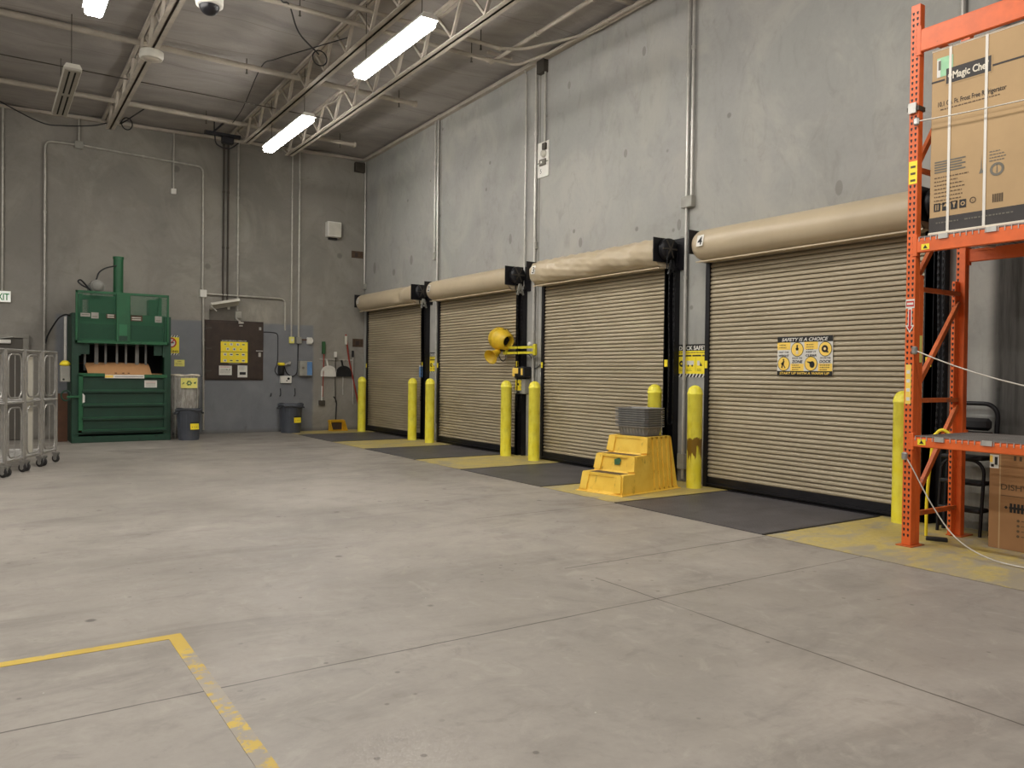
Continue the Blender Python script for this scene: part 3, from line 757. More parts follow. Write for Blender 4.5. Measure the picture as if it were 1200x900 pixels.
# local: x ascends toward the dock wall, y is the width
def stepshape():
    b = MB('step'); hw = .30
    # side outline: steps at the front (x small), leaning back edge
    outline = [(-.06, .0), (-.045, .035), (-.015, .225), (.0, .25), (.215, .25), (.225, .27), (.26, .445), (.275, .47), (.475, .47), (.485, .49), (.51, .675), (.525, .70), (1.0, .70), (1.02, .68), (1.105, .03), (1.12, 0)]
    flare = lambda z: hw + .055 * (1 - z / .7)
    n = len(outline); vs = []
    for sgn in (-1, 1):
        for x, z in outline: vs.append((x, sgn * flare(z), z))
    b.add(vs, [(i, i + 1, n + i + 1, n + i) for i in range(n - 1)])
    # ribbed sides: strips from base to the step line with alternating inset
    def top(x):
        for (a, za), (c, zc_) in zip(outline, outline[1:]):
            if a <= x <= c and c > a: return za + (zc_ - za) * (x - a) / (c - a)
        return 0
    xs = []; x = -.06; k = 0
    pts = sorted(set([p[0] for p in outline] + [.53 + .05 * i for i in range(11)] + [.04, .12, .30, .40]))
    for sgn in (-1, 1):
        for x0, x1 in zip(pts, pts[1:]):
            m = (x0 + x1) / 2; ins = .018 if (x0 > .52 and int(round((x0 - .53) / .05)) % 2 == 1 and x1 < 1.03) else 0
            cols = []
            for x in (x0, x1):
                z = top(x + (1e-6 if x == x0 else -1e-6)); cols.append([(x, sgn * (flare(zz) - (ins if .03 < zz < z - .02 else 0)), zz) for zz in (0, .04, max(.04, z - .03), z)])
            vs = cols[0] + cols[1]
            b.add(vs, [(i, i + 1, 4 + i + 1, 4 + i) for i in range(3)])
            if ins:
                for c_, s_ in ((cols[0], 0), (cols[1], 1)):
                    o = [(p[0], sgn * flare(p[2]), p[2]) for p in c_[1:3]]
                    b.add([c_[1], c_[2], o[1], o[0]], [(0, 1, 2, 3)])
    # raised frames round each riser and a flange at the floor
    for x0, z0, z1 in ((-.03, .03, .235), (.238, .27, .455), (.497, .49, .685)):
        for sgn in (-1, 1):
            b.bar((x0 - .012, sgn * (hw - .02), z0), (x0 + .022, sgn * (hw - .04), z1), .11, .05)
        b.bar((x0 + .02, -hw, z1), (x0 + .02, hw, z1), .035, .03)
    b.box((-.09, -hw - .085, 0), (1.15, hw + .085, .014), ch=.004)
    return b
part('body', stepshape(), r)
for x0, x1, z in ((.03, .20, .2515), (.29, .46, .4715), (.56, .96, .7015)):
    b = MB('tread'); b.box((x0, -.25, z - .004), (x1, .25, z)); part('tread', b, r, 'dark worn grip strip')
b = MB('broomg'); b.M = Matrix.Translation((.232, -.03, .38)); 
b.add([(-.012, -.05, -.03), (-.006, .03, -.035), (.012, .05, .03), (.014, -.03, .055), (.006, -.07, .03)], [(0, 1, 2, 3, 4)], 'broomg')
part('paint_mark', b, r, 'small green paint smear')

def basket_mesh():
    """open plastic basket, tapered, with a thick rim and ribbed walls (origin at base centre)"""
    b = MB('basket'); L, W, H = .54, .40, .125; t = .055
    def ringpts(k, z, ex=0): 
        l = L / 2 - t * (1 - k) + ex; w = W / 2 - t * (1 - k) + ex; c = .035
        return [(-l + c, -w, z), (l - c, -w, z), (l, -w + c, z), (l, w - c, z), (l - c, w, z), (-l + c, w, z), (-l, w - c, z), (-l, -w + c, z)]
    rings = [ringpts(0, 0), ringpts(.62, H - .014), ringpts(.66, H - .014, .022), ringpts(.70, H, .024), ringpts(.68, H, -.002), ringpts(.0, .006, -.004)]
    vs = [p for q in rings for p in q]
    fs = [(i * 8 + k, i * 8 + (k + 1) % 8, (i + 1) * 8 + (k + 1) % 8, (i + 1) * 8 + k) for i in range(5) for k in range(8)] + [list(range(8))[::-1], list(range(40, 48))]
    b.add(vs, fs)
    for i in range(9):
        x = -.2 + .05 * i
        for s in (-1, 1): b.bar((x, s * (W / 2 - t), .005), (x, s * (W / 2 - t * .36), H - .03), .008, .010)
    for i in range(6):
        y = -.125 + .05 * i
        for s in (-1, 1): b.bar((s * (L / 2 - t), y, .005), (s * (L / 2 - t * .36), y, H - .03), .010, .008)
    return b
bm0 = basket_mesh().mesh('basket')
ordn = ['bottom', 'second from bottom', 'third from bottom', 'fourth from bottom', 'middle', 'fourth from top', 'third from top', 'second from top', 'topmost']
pos = Matrix.Translation(STEPLOC) @ Matrix.Rotation(STEPRZ, 4, 'Z') @ V((.76, .02, .703))
for i in range(9):
    o = bpy.data.objects.new('plastic_basket', bm0) if i == 0 else o.copy()
    C.objects.link(o); o.location = pos + V((random.uniform(-.004, .004), random.uniform(-.004, .004), .0295 * i)); o.rotation_euler = (0, 0, STEPRZ + PI / 2 + random.uniform(-.015, .015))
    tag(o, 'grey plastic basket, %s in the nested stack on the yellow steps' % ordn[i], 'basket', 'nested grey baskets on the yellow steps')

# ================================================================== DOCK FAN AND LIGHT
r = thing('dock_fan', 'yellow fan and lamp on a double arm beside door 2', 'fan', (WX - .16, 11.3, 1.80))
b = MB('armyellow')
for z in (1.965, 1.87): b.bar((WX - .17, 11.28, z), (WX - .23, 12.12, z), .03, .042)
b.box((WX - .20, 12.06, 1.84), (WX - .26, 12.16, 1.99), ch=.01)
part('arm', b, r, world=True)
b = MB('armyellow'); b.box((WX - .19, 11.24, 1.82), (WX - .135, 11.30, 2.02), ch=.008); part('wall_bracket', b, r, world=True)
def oriented(o, d, up=(0, 0, 1)):
    z = V(d).normalized(); x = V(up).cross(z).normalized(); y = z.cross(x); m = Matrix((x, y, z)).transposed().to_4x4(); m.translation = o; return m
FO = V((7.93, 12.22, 2.13)); FD = V((.02, -.95, -.22))
b = MB('fanyellow'); X = oriented(FO, FD)
b.lathe([(.0001, -.20), (.10, -.195), (.17, -.16), (.205, -.09), (.205, -.02), (.215, -.01), (.215, .02), (.20, .03), (.185, .10), (.165, .20), (.125, .26), (.115, .27), (.105, .262), (.10, .2), (.09, .05)], n=32, X=X, cap=False)
hs = part('fan_housing', b, r, world=True)
b = MB('dark'); b.lathe([(.0001, .12), (.105, .12), (.105, .13), (.0001, .135)], n=24, X=X); 
for k in range(5):
    a = k * 2 * PI / 5; b.add([(0, 0, .14), (.09 * math.cos(a), .09 * math.sin(a), .16), (.09 * math.cos(a + .7), .09 * math.sin(a + .7), .145)], [(0, 1, 2)], 'black', X=X)
part('fan_blade', b, hs, 'dark fan opening and blades', world=True)
b = MB('black'); b.M = X; b.box((-.09, .145, -.02), (-.03, .20, .02)); b.box((.0, .17, .02), (.05, .205, .06)); part('bracket', b, r, world=True)
LO = V((7.80, 12.18, 1.86)); LD = V((-.82, -.28, -.42)); X = oriented(LO, LD)
b = MB('fanyellow'); b.lathe([(.0001, -.10), (.05, -.095), (.06, -.07), (.065, .0), (.09, .06), (.135, .16), (.14, .165), (.13, .16), (.085, .06), (.05, .03), (.0001, .03)], n=28, X=X, cap=False)
part('lamp_cone', b, r, world=True)
b = MB('black'); b.tube(smooth_path([(7.90, 12.15, 1.99), (7.95, 12.1, 1.92), (7.98, 12.12, 1.86), (7.99, 12.13, 1.90)]), .018); b.box((7.88, 12.08, 1.90), (8.02, 12.22, 1.95), ch=.01)
b.tube(smooth_path([(7.84, 12.14, 1.84), (7.86, 12.1, 1.75), (7.91, 12.08, 1.72), (7.97, 12.1, 1.78), (7.98, 12.12, 1.87)]), .009)
part('yoke', b, r, world=True)
b = MB('blackp'); b.tube(smooth_path([(WX - .22, 11.85, 1.85), (WX - .06, 11.72, 1.86), (WX - .03, 11.58, 1.80), (WX - .02, 11.55, 1.62), (WX - .03, 11.62, 1.55)]), .008)
b.tube(smooth_path([(WX - .03, 11.60, 1.56), (WX - .02, 11.50, 1.58), (WX - .02, 11.36, 1.62), (WX - .04, 11.29, 1.66)]), .007)
part('power_cord', b, r, world=True)
r = thing('battery_charger', 'yellow and black tool charger on the wall between doors 2 and 3', 'charger', (WX - .12, 11.72, 1.42))
b = MB('blackp'); b.box((-.10, -.17, 0), (.115, .17, .20), ch=.03); part('body', b, r)
b = MB('orangey'); b.box((-.112, -.02, .07), (-.06, .165, .18), ch=.015); b.box((-.112, .09, .02), (-.07, .165, .10), ch=.012); b.box((-.108, -.15, .05), (-.09, -.11, .17)); part('front_grip', b, r, 'yellow front')
r = thing('outlet_box', 'grey wall box with yellow label below the charger, beside door 2', 'wall box', (WX, 11.82, 1.13))
b = MB('greybox'); b.box((-.13, -.20, 0), (0, .12, .27), ch=.008); b.box((-.05, -.22, -.33), (0, -.14, .0)); part('body', b, r)
b = MB('yellow'); b.box((-.133, -.09, .06), (-.129, .10, .25)); b.box((-.135, -.02, .15), (-.13, .02, .19), 'ink'); b.box((-.133, -.04, .01), (-.128, .03, .05), 'ink'); part('label_plate', b, r, 'yellow label')
b = MB('white'); b.M = onDock(11.25, 1.43, WX - .0); b.box((-.03, 0, 0), (.04, .1, .04), ch=.015); b.disc(.0, .075, .028, .0405, 'white'); b.disc(.005, .03, .012, .041, 'ink')
solo('wall_sensor', b, 'small white sensor box beside the left edge of door 3', 'sensor')
b = MB('white'); b.lathe([(.045, 0), (.045, .02), (.03, .035), (.0001, .04)], n=20, X=onDock(11.66, 2.03)); solo('wall_disc', b, 'small round white disc on wall above the yellow arm', 'sensor')

# ================================================================== CONDUITS ON THE DOCK WALL
def conduit(pts, label, r=.02, mat='galv', box=None, straps=(), group=None, boxmat='greybox'):
    """a pipe run; box = list of (lo, hi) junction boxes; straps = list of (point, wall)"""
    P = [V(p) for p in pts]; out = [P[0]]
    for i in range(1, len(P) - 1):
        a, c, d = P[i - 1], P[i], P[i + 1]; k = min(.14, (a - c).length * .45, (d - c).length * .45)
        u = c + (a - c).normalized() * k; v = c + (d - c).normalized() * k
        for j in range(7): t = j / 6; out.append(u * (1 - t) ** 2 + c * 2 * t * (1 - t) + v * t * t)
    out.append(P[-1])
    t = thing('conduit', label, 'conduit', P[-1] if P[-1].z < P[0].z else P[0], group=group)
    b = MB(mat); b.tube(out, r, n=10); part('pipe', b, t, world=True)
    for lo, hi in (box or []):
        b = MB(boxmat); b.box(lo, hi, ch=.008); part('junction_box', b, t, world=True)
    for i in range(len(P) - 1):
        a, c = P[i], P[i + 1]; L = (c - a).length
        if L > 1.2:
            for q in range(1, int(L / 1.5) + 1):
                p = a.lerp(c, q / (int(L / 1.5) + 1)); d = (c - a).normalized(); b = MB(mat); b.cyl(p - d * .025, p + d * .025, r * 1.35, n=10); part('coupling', b, t, world=True)
    return t
x = WX - .045
CD = 'conduits down the dock wall'
conduit([(x, 7.83, 7.1), (x, 7.83, .05)], 'longest grey conduit between doors 3 and 4, reaching the floor', .021, group=CD, box=[((WX - .07, 7.79, .18), (WX, 7.92, .40))])
conduit([(x, 7.74, 7.1), (x, 7.74, 3.95)], 'shorter grey conduit between doors 3 and 4, ending at a box', .022, group=CD, box=[((WX - .09, 7.70, 3.84), (WX, 7.90, 4.0))])
conduit([(x - .04, 11.80, 6.98), (x, 11.80, 6.9), (x, 11.80, .5)], 'thin conduit left of the white panel, between doors 2 and 3', .017, group=CD)
conduit([(x, 11.49, 7.1), (x, 11.49, .5)], 'grey conduit touching the left edge of the white panel', .024, group=CD, box=[((WX - .06, 11.44, 3.72), (WX, 11.54, 3.85))])
conduit([(x, 11.22, 7.05), (x, 11.22, 5.58)], 'short conduit dropping to the top of the white panel', .018, group=CD)
conduit([(x, 15.13, 7.1), (x, 15.13, .4)], 'long conduit between doors 1 and 2, reaching low down', .026, group=CD)
conduit([(x, 15.26, 7.05), (x, 15.26, 4.05)], 'shorter conduit above door 2 ending at a small box', .022, group=CD, box=[((WX - .07, 15.20, 3.95), (WX, 15.32, 4.12))])
conduit([(x, 19.06, 6.9), (x, 19.06, 3.75)], 'conduit in the corner above the left end of door 1', .022, group=CD, box=[((WX - .06, 19.0, 3.62), (WX, 19.11, 3.76))])
conduit([(x, 4.11, 7.1), (x, 4.11, 3.4)], 'conduit on the dock wall behind the orange rack', .02, group=CD)
r = thing('device_panel', 'white panel with grey devices high between doors 2 and 3', 'panel', (WX, 11.30, 4.97))
b = MB('white'); b.box((-.02, -.165, 0), (0, .165, .62), ch=.004); part('backboard', b, r)
b = MB('ink'); b.box((-.07, -.12, .46), (-.02, -.02, .58), 'galv_dark', ch=.01); part('black_device', b, r)
b = MB('offwhite'); b.lathe([(.065, 0), (.065, .03), (.05, .06), (.0001, .075)], n=20, X=Matrix.Translation((-.02, -.04, .40)) @ Matrix.Rotation(-PI / 2, 4, 'Y')); part('strobe', b, r)
b = MB('inkgrey'); b.box((-.05, -.10, .20), (-.02, .08, .31), 'inkgrey', ch=.006); b.box((-.054, -.01, .24), (-.05, .03, .275), 'white'); b.box((-.03, -.15, .25), (-.02, .15, .265)); part('relay', b, r)
b = MB('ink'); b.M = onDock(11.36, 5.08, WX - .0215); b.text('5', 0, 0, .08, 0, 'ink'); part('number', b, r, world=True)
b = MB('galv_dark'); b.box((WX - .10, 11.2, zc(8.2, 11.3) - .33), (WX, 11.42, zc(8.2, 11.3) - .1), ch=.005); solo('junction_box', b, 'dark box at the ceiling above the white panel', 'junction box')
b = MB('galv_dark'); b.box((7.88, BY - .12, 6.62), (8.14, BY, 6.86), ch=.005); solo('junction_box', b, 'dark box high in the corner where the walls meet', 'junction box')

# ================================================================== CEILING STRUCTURE
def joist(x, z, yend, label, y0=2.0):
    r = thing('roof_joist', label, 'roof joist', (x, yend, z), group='roof joists under the ceiling')
    b = MB('joist')
    for s in (-1, 1):
        b.box((x + s * .009, y0, z), (x + s * .085, yend, z + .012)); b.box((x + s * .009, y0, z), (x + s * .020, yend, z + .07))
    part('bottom_chord', b, r, world=True)
    b = MB('joist'); ya, yb = y0, BY - .02
    for s in (-1, 1): b.bar((x + s * .04, ya, zc(x, ya) - .05), (x + s * .04, yb, zc(x, yb) - .05), .055, .05)
    part('top_chord', b, r, world=True)
    y = yend - .06; k = 0; P = .95
    def web(a, c, w):
        b = MB('joist'); b.bar(a, c, w, w); part('web_bar', b, r, world=True)
    web((x, yend - .05, z + .03), (x - .02, min(BY - .06, yend + .75), zc(x, yend + .75) - .06), .045)
    while y - P > y0:
        web((x - .02, y, z + .03), (x - .02, y - P * .35, zc(x, y - P * .35) - .05), .045)
        web((x + .02, y - P, z + .03), (x + .02, y - P * .45, zc(x, y - P * .45) - .05), .034)
        y -= P
    return r
joist(2.15, 6.45, 18.3, 'pale steel bar joist above the baler, with the round sensor')
joist(4.74, 6.45, 17.6, 'pale steel bar joist directly above the two lit lamps')
joist(5.82, 6.45, 18.05, 'pale steel bar joist nearest the dock wall, clear of the lamps')

def xpipe(y, x1, z, r, label, x0=-6):
    t = thing('sprinkler_pipe', label, 'pipe', (x1, y, z), group='sprinkler pipes under the ceiling')
    b = MB('pipe'); b.cyl((x0, y, z), (x1, y, z - (x1 - x0) * -.0), r, n=12); part('pipe', b, t, world=True)
    b = MB('pipe'); b.cyl((x1 - .03, y, z), (x1 + .03, y, z), r * 1.25, n=12); part('end_cap', b, t, world=True)
    for k, xx in enumerate((x1 - .35, x1 - 3.3)):
        b = MB('galv_dark'); b.cyl((xx, y, z), (xx, y, zc(xx, y)), .008, n=6); b.cyl((xx, y, z - r - .07), (xx, y, z - r + .01), .012, n=8); b.cyl((xx, y, z - r - .075), (xx, y, z - r - .068), .022, n=10); part('hanger', b, t, world=True)
    return t
xpipe(17.44, 7.17, 6.80, .05, 'pale sprinkler pipe nearest the back wall, ending short of the corner')
xpipe(14.23, 7.13, 6.85, .05, 'pale sprinkler pipe second from the back wall, above the far lamp')
xpipe(11.50, 7.16, 6.85, .036, 'pale pipe above the near lamp, farther of a close pair')
xpipe(11.02, 7.05, 6.87, .036, 'pale pipe above the near lamp, nearer of a close pair')
b = MB('galv_dark')
for x0, x1 in ((-3, 2.1), (2.2, 4.7), (4.78, 5.8)): b.cyl((x0, 15.4, 6.60), (x1, 15.4, 6.60), .010, n=6)
solo('bridging_rod', b, 'thin dark rod running across the joists', 'rod')
zz = lambda y: zc(7.6, y) - .10
conduit([(7.44, 11.9, zz(11.9)), (7.44, 2, zz(2))], 'pale pipe hung under the ceiling beside the dock wall', .035, 'pipe', group='pipes near dock wall ceiling')
conduit([(7.12, 11.5, 6.86), (7.75, 11.5, 6.90), (8.02, 10.9, 6.98), (8.04, 2, 7.05)], 'pale pipe curving from the ceiling pair to the dock wall', .028, 'pipe', group='pipes near dock wall ceiling')
conduit([(7.07, 11.02, 6.87), (7.5, 10.9, 6.92), (8.1, 9.9, 6.99), (8.12, 2, 7.07)], 'pale pipe hugging the top of the dock wall', .026, 'pipe', group='pipes near dock wall ceiling')
b = MB('pipe'); b.bar((7.28, 8.92, zc(7.7, 8.9) - .06), (8.12, 8.92, zc(7.7, 8.9) - .06), .06, .05); b.bar((7.2, 11.62, zc(7.4, 11.6) - .06), (7.7, 11.62, zc(7.4, 11.6) - .06), .05, .045); b.cyl((7.44, 8.92, zc(7.44, 8.9) - .1), (7.44, 8.92, zc(7.44, 8.9)), .015)
solo('pipe_hanger', b, 'pale strut hanger holding the pipes by the dock wall', 'hanger')
def cable(pts, label, r=.012, mat='blackp', k=6):
    b = MB(mat); b.tube(smooth_path(pts, k), r, n=8); return solo('loose_cable', b, label, 'cable', 'loose cables at the ceiling')
cable([(2.7, 9.7, 6.93), (3.0, 10.2, 6.75), (3.45, 11.1, 6.72), (3.7, 11.5, 6.86), (4.05, 12.1, 6.75), (4.55, 12.6, 6.70)], 'black cable sagging from the ceiling toward the middle joist')
cable([(4.75, 11.8, 6.75), (4.45, 12.6, 6.78), (4.15, 13.6, 6.85), (4.1, 14.3, 6.92), (4.2, 15.8, 6.65), (4.35, 17.2, 6.72)], 'thin black cable drooping over the far sprinkler pipe', .009)
cable([V((4.55 + .12 * math.cos(a), 12.55, 6.62 + .12 * math.sin(a))) for a in [i * .5 for i in range(14)]], 'small black cable coil beside the middle joist', .011)
cable([V((2.42 + .10 * math.cos(a), 17.9, 6.52 + .12 * math.sin(a))) for a in [i * .5 for i in range(20)]] + [V((2.7, 17.6, 6.8))], 'dark cable coil by the end of the joist above the baler', .012)
cable([(.2, 18.6, 6.75), (.9, 18.2, 6.35), (1.3, 18.0, 6.30), (1.8, 18.1, 6.42), (2.1, 18.4, 6.60)], 'dark cable drooping along the ceiling past the unlit lamp', .012)
b = MB('black'); b.box((3.9, 17.7, 6.55), (4.65, 17.78, 6.62)); b.bar((4.05, 17.74, 6.58), (4.30, 17.74, 6.85), .04, .04); b.box((4.25, 17.66, 6.40), (4.5, 17.8, 6.55), ch=.02); b.tube(smooth_path([(4.1, 17.7, 6.55), (4.15, 17.7, 6.35), (4.4, 17.7, 6.3), (4.6, 17.7, 6.45)]), .015)
b.cyl((4.1, 17.74, 6.6), (4.1, 17.74, 6.98), .012, n=6)
solo('cable_bracket', b, 'black bracket with looped cable at the end of the middle joist', 'bracket')
r = thing('round_sensor', 'pale round sensor box clamped under the joist above the baler', 'sensor', (2.15, 13.4, 6.32))
b = MB('offwhite'); b.lathe([(.16, .0), (.18, .02), (.18, .11), (.16, .13)], n=8, X=Matrix.Rotation(PI / 8, 4, 'Z')); part('housing', b, r)
b = MB('joist'); b.lathe([(.0001, -.014), (.10, -.012), (.11, .0)], n=24); part('lens', b, r)
r = thing('dome_camera', 'white dome security camera with dark bubble hanging from ceiling', 'camera', (2.38, 10.6, 6.06))
b = MB('white'); b.lathe([(.125, .085), (.165, .09), (.17, .13), (.17, .26), (.12, .30), (.03, .31)], n=28); part('housing', b, r)
b = MB('black'); b.lathe([(.0001, -.03)] + [(.125 * math.cos(a), .09 - .12 * math.sin(a)) for a in [PI / 2 - .2 - i * (PI / 2 - .2) / 7 for i in range(8)]], n=28); part('dome', b, r)
b = MB('white'); b.cyl((0, 0, .27), (0, 0, zc(2.38, 10.6) - 6.10), .03, n=14); part('stem', b, r)

# hanging linear lamps
def lamp(x, y0, y1, label, lit):
    z = 6.0; yc = (y0 + y1) / 2; L = (y1 - y0) / 2
    r = thing('hanging_lamp', label, 'ceiling lamp', (x, yc, z), group='linear lamps hung from the joists')
    b = MB('offwhite' if not lit else 'white')
    sec = [(-.125, .02), (-.09, .085), (.09, .085), (.125, .02)]
    X = Matrix(((1, 0, 0), (0, 0, -1), (0, 1, 0))).to_4x4()
    b.prism(sec, -L, L, X=X); part('housing', b, r)
    b = MB('lamp' if lit else 'lampoff')
    if lit:
        b.box((-.10, -L + .01, -.075), (.10, L - .01, .03), ch=.025)
    else:
        b.box((-.12, -L, -.018), (.12, L, .03), ch=.012)
    part('diffuser', b, r)
    if not lit:
        for q in (-.04, .04):
            for y_0, y_1 in ((-L + .08, -.07), (.07, L - .08)):
                b = MB('dark'); b.box((q - .012, y_0, -.02), (q + .012, y_1, .0)); part('slot', b, r)
    for s in (-1, 1):
        b = MB('galv_dark'); h = zc(x, yc + s * L * .8) - z; b.cyl((0, s * L * .8, .08), (0, s * L * .8, h), .006, n=6); part('hanger_wire', b, r)
    return r
lamp(4.72, 9.02, 11.28, 'lit linear lamp hanging nearer of the two along the middle joist', True)
lamp(4.78, 13.70, 16.15, 'lit linear lamp hanging nearest the back wall', True)
lamp(1.13, 8.9, 11.27, 'lit linear lamp cut off by the top edge, left of the dome camera', True)
lamp(1.10, 13.62, 16.2, 'unlit linear lamp hanging above the baler', False)

# ================================================================== BACK WALL: CONDUITS AND DEVICES
y = BY - .04; CB = 'conduits on the back wall'
conduit([(.30, y, 6.78), (.30, y, 3.06)], 'conduit dropping to the exit sign', .022, 'galv_mid', group=CB)
conduit([(1.66, y, 6.24), (1.04, y, 6.22), (1.04, y, .3)], 'conduit left of the baler, bending from the square box', .024, 'galv_mid', group=CB)
conduit([(1.66, y, 6.85), (1.66, y, 6.24), (4.18, y, 6.16), (4.18, y, 3.3)], 'conduit bending round above the baler and down to the white box', .022, 'galv_mid', group=CB, box=[((1.58, BY - .07, 6.16), (1.74, BY, 6.32))])
conduit([(4.20, y, 3.22), (4.22, y, .10)], 'conduit running below the white box to the floor', .024, 'galv_mid', group=CB)
conduit([(3.54, y, 6.88), (3.54, y, 5.58)], 'short conduit ending at a small white box above the baler', .018, 'galv_mid', group=CB, box=[((3.49, BY - .06, 5.46), (3.60, BY, 5.58))], boxmat='white')
conduit([(4.64, y, 6.95), (4.64, y, 3.06)], 'dark conduit, left one of a close pair above the brown hatch', .022, 'galv_dark', group=CB)
conduit([(4.74, y, 6.95), (4.74, y, 3.06)], 'dark conduit, right one of a close pair above the brown hatch', .022, 'galv_dark', group=CB)
conduit([(4.97, y, 6.9), (4.97, y, 2.90)], 'conduit ending at the small box right of the tilted lamp', .022, 'galv_mid', group=CB, box=[((4.92, BY - .07, 2.72), (5.06, BY, 2.88))])
conduit([(6.27, y, 6.88), (6.27, y, 2.33)], 'conduit dropping to the pale yellow switch box', .020, 'galv_mid', group=CB)
conduit([(6.45, y, 6.88), (6.45, y, 2.33)], 'conduit dropping to the grey box beside the horn', .024, 'galv_mid', group=CB)
conduit([(4.26, y, 3.25), (6.11, y, 3.25), (6.11, y, 2.48)], 'horizontal conduit above the brown hatch bending down at its right', .022, 'galv_mid', group=CB)
b = MB('white'); b.box((4.12, BY - .08, 3.17), (4.27, BY, 3.34), ch=.01); solo('junction_box', b, 'small white junction box where the conduits cross left of hatch', 'junction box')
b = MB('ylab'); b.box((6.22, BY - .07, 2.17), (6.34, BY, 2.33), ch=.01); b.box((6.26, BY - .075, 2.22), (6.30, BY - .07, 2.28), 'white'); solo('switch_box', b, 'pale yellow switch box, first of three small boxes right of hatch', 'wall box')
b = MB('greybox'); b.box((6.39, BY - .08, 2.17), (6.52, BY, 2.33), ch=.01); b.bar((6.52, BY - .03, 2.27), (6.66, BY - .03, 2.27), .03, .03, 'wood'); solo('switch_box', b, 'grey box in the middle of three small boxes right of hatch', 'wall box')
b = MB('white'); b.box((6.66, BY - .06, 2.16), (6.80, BY, 2.33), ch=.015); b.lathe([(.03, 0), (.065, .05), (.07, .055)], n=20, X=onBack(6.73, 2.25, BY - .06)); solo('horn_speaker', b, 'small white horn speaker on the back wall', 'speaker')
r = thing('wall_speaker', 'white box speaker high on the back wall near the corner', 'speaker', (7.3, BY, 4.87))
b = MB('white'); b.box((-.18, -.20, 0), (.18, 0, .38), ch=.015); part('cabinet', b, r)
b = MB('offwhite'); b.box((-.15, -.205, .03), (.15, -.198, .35)); part('grille', b, r)
b = MB('black'); b.box((-.10, -.06, -.05), (.12, 0, .0)); part('bracket', b, r)
b = MB('rust'); b.box((7.83, BY - .006, 4.42), (8.15, BY + .02, 4.60)); b.box((7.92, BY - .009, 4.45), (8.0, BY, 4.56), 'hatch'); solo('embed_plate', b, 'rusty steel plate set in the back wall above door 1 corner', 'steel plate', 'rusty plates in the back wall')
b = MB('rust'); b.box((7.88, BY - .006, 2.13), (8.17, BY + .02, 2.34)); b.box((7.96, BY - .009, 2.18), (8.06, BY, 2.28), 'hatch'); solo('embed_plate', b, 'rusty steel plate in the back wall above the brooms', 'steel plate', 'rusty plates in the back wall')

# exit sign and door
r = thing('exit_sign', 'white exit sign with green letters above the steel door', 'sign', (.28, BY, 2.82))
b = MB('exitface'); b.box((-.16, -.05, 0), (.17, 0, .235), 'white', ch=.006); b.M = Matrix.Translation((0, -.052, 0)) @ Matrix.Rotation(PI / 2, 4, 'X')
b.quad(-.15, .012, .16, .223, .0, 'exitface'); b.text('EXIT', .005, .117, .14, .0015, 'green', .27, .025); part('face', b, r)
r = thing('door_5', 'brown-grey steel exit door behind the carts', 'door', (.2, BY, 0), kind='structure')
b = MB('doorgrey'); b.box((-.46, -.05, .01), (.46, -.005, 2.10), ch=.003); part('panel', b, r)
b = MB('framegrey'); b.box((-.54, -.09, 0), (-.46, 0, 2.10), ch=.006); b.box((.46, -.09, 0), (.57, 0, 2.10), ch=.006); b.box((-.54, -.09, 2.10), (.57, 0, 2.18), ch=.006); part('frame', b, r)
b = MB('white'); b.box((-.10, -.13, 1.98), (.25, -.05, 2.06), ch=.01); b.bar((-.05, -.10, 2.07), (.28, -.10, 2.12), .025, .015, 'galv'); part('closer', b, r)
b = MB('dark'); b.box((.13, -.053, 1.05), (.22, -.045, 1.65)); part('window_slot', b, r)

# brown steel hatch with notices
r = thing('wall_hatch', 'dark brown steel hatch on the back wall right of the baler', 'hatch', (4.91, BY, 1.26))
b = MB('hatch'); b.box((-.68, -.03, 0), (.68, 0, 1.40), ch=.003); b.box((-.64, -.045, .03), (.64, -.03, 1.36), ch=.003); part('panel', b, r)
for z in (.20, .72, 1.2):
    b = MB('galv_dark'); b.box((-.66, -.055, z), (-.52, -.045, z + .03)); b.cyl((-.66, -.055, z - .03), (-.66, -.055, z + .06), .014, n=8); part('hinge', b, r)
b = MB('galv'); b.box((.56, -.07, .56), (.61, -.045, .66)); b.bar((.50, -.06, .70), (.66, -.06, .70), .02, .02); b.box((.57, -.06, 1.2), (.62, -.045, 1.27)); part('latch', b, r)
b = MB('galv'); b.box((.08, -.09, 1.33), (.20, -.045, 1.38), ch=.008); b.box((.10, -.085, 1.27), (.18, -.045, 1.30), ch=.008); b.bar((.02, -.06, 1.46), (.14, -.06, 1.36), .03, .03); part('bracket', b, r)
b = MB('shadowgrey'); b.box((-.56, -.02, 1.40), (.02, 0, 1.72)); part('cover_and_shade_sheet', b, r, 'grey sheet with painted shade above the hatch')  # grey cover and the dark shade under the tilted lamp, as one tone
r = thing('tilted_lamp', 'pale tilted floodlight strip mounted above the brown hatch', 'wall lamp', (4.67, BY - .02, 2.98))
b = MB('offwhite'); b.M = Matrix.Rotation(math.radians(-12), 4, 'Y') @ Matrix.Rotation(math.radians(-28), 4, 'X'); b.box((-.33, -.24, -.03), (.33, 0, .02), ch=.008); b.box((-.33, -.25, -.05), (.33, -.22, .02), ch=.006); part('housing', b, r)
b = MB('offwhite'); b.bar((-.33, -.20, -.02), (-.22, -.24, -.13), .03, .02); b.bar((.1, -.02, 0), (.1, 0, -.05), .05, .05); part('end_bracket', b, r)
e = .001
b = MB('yellow'); W, H = .62, .54; b.M = onBack(4.595, 1.67, BY - .047); b.box((0, 0, -.001), (W, H, 0), 'yellow')
b.quad(0, H * .91, W, H, e, 'ink'); b.text('DO NOT DISPOSE IN COMPACTOR', W * .5, H * .955, H * .05, 2 * e, 'white', W * .92, .02)
b.quad(0, H * .455, W, H * .475, e, 'inkbrown')
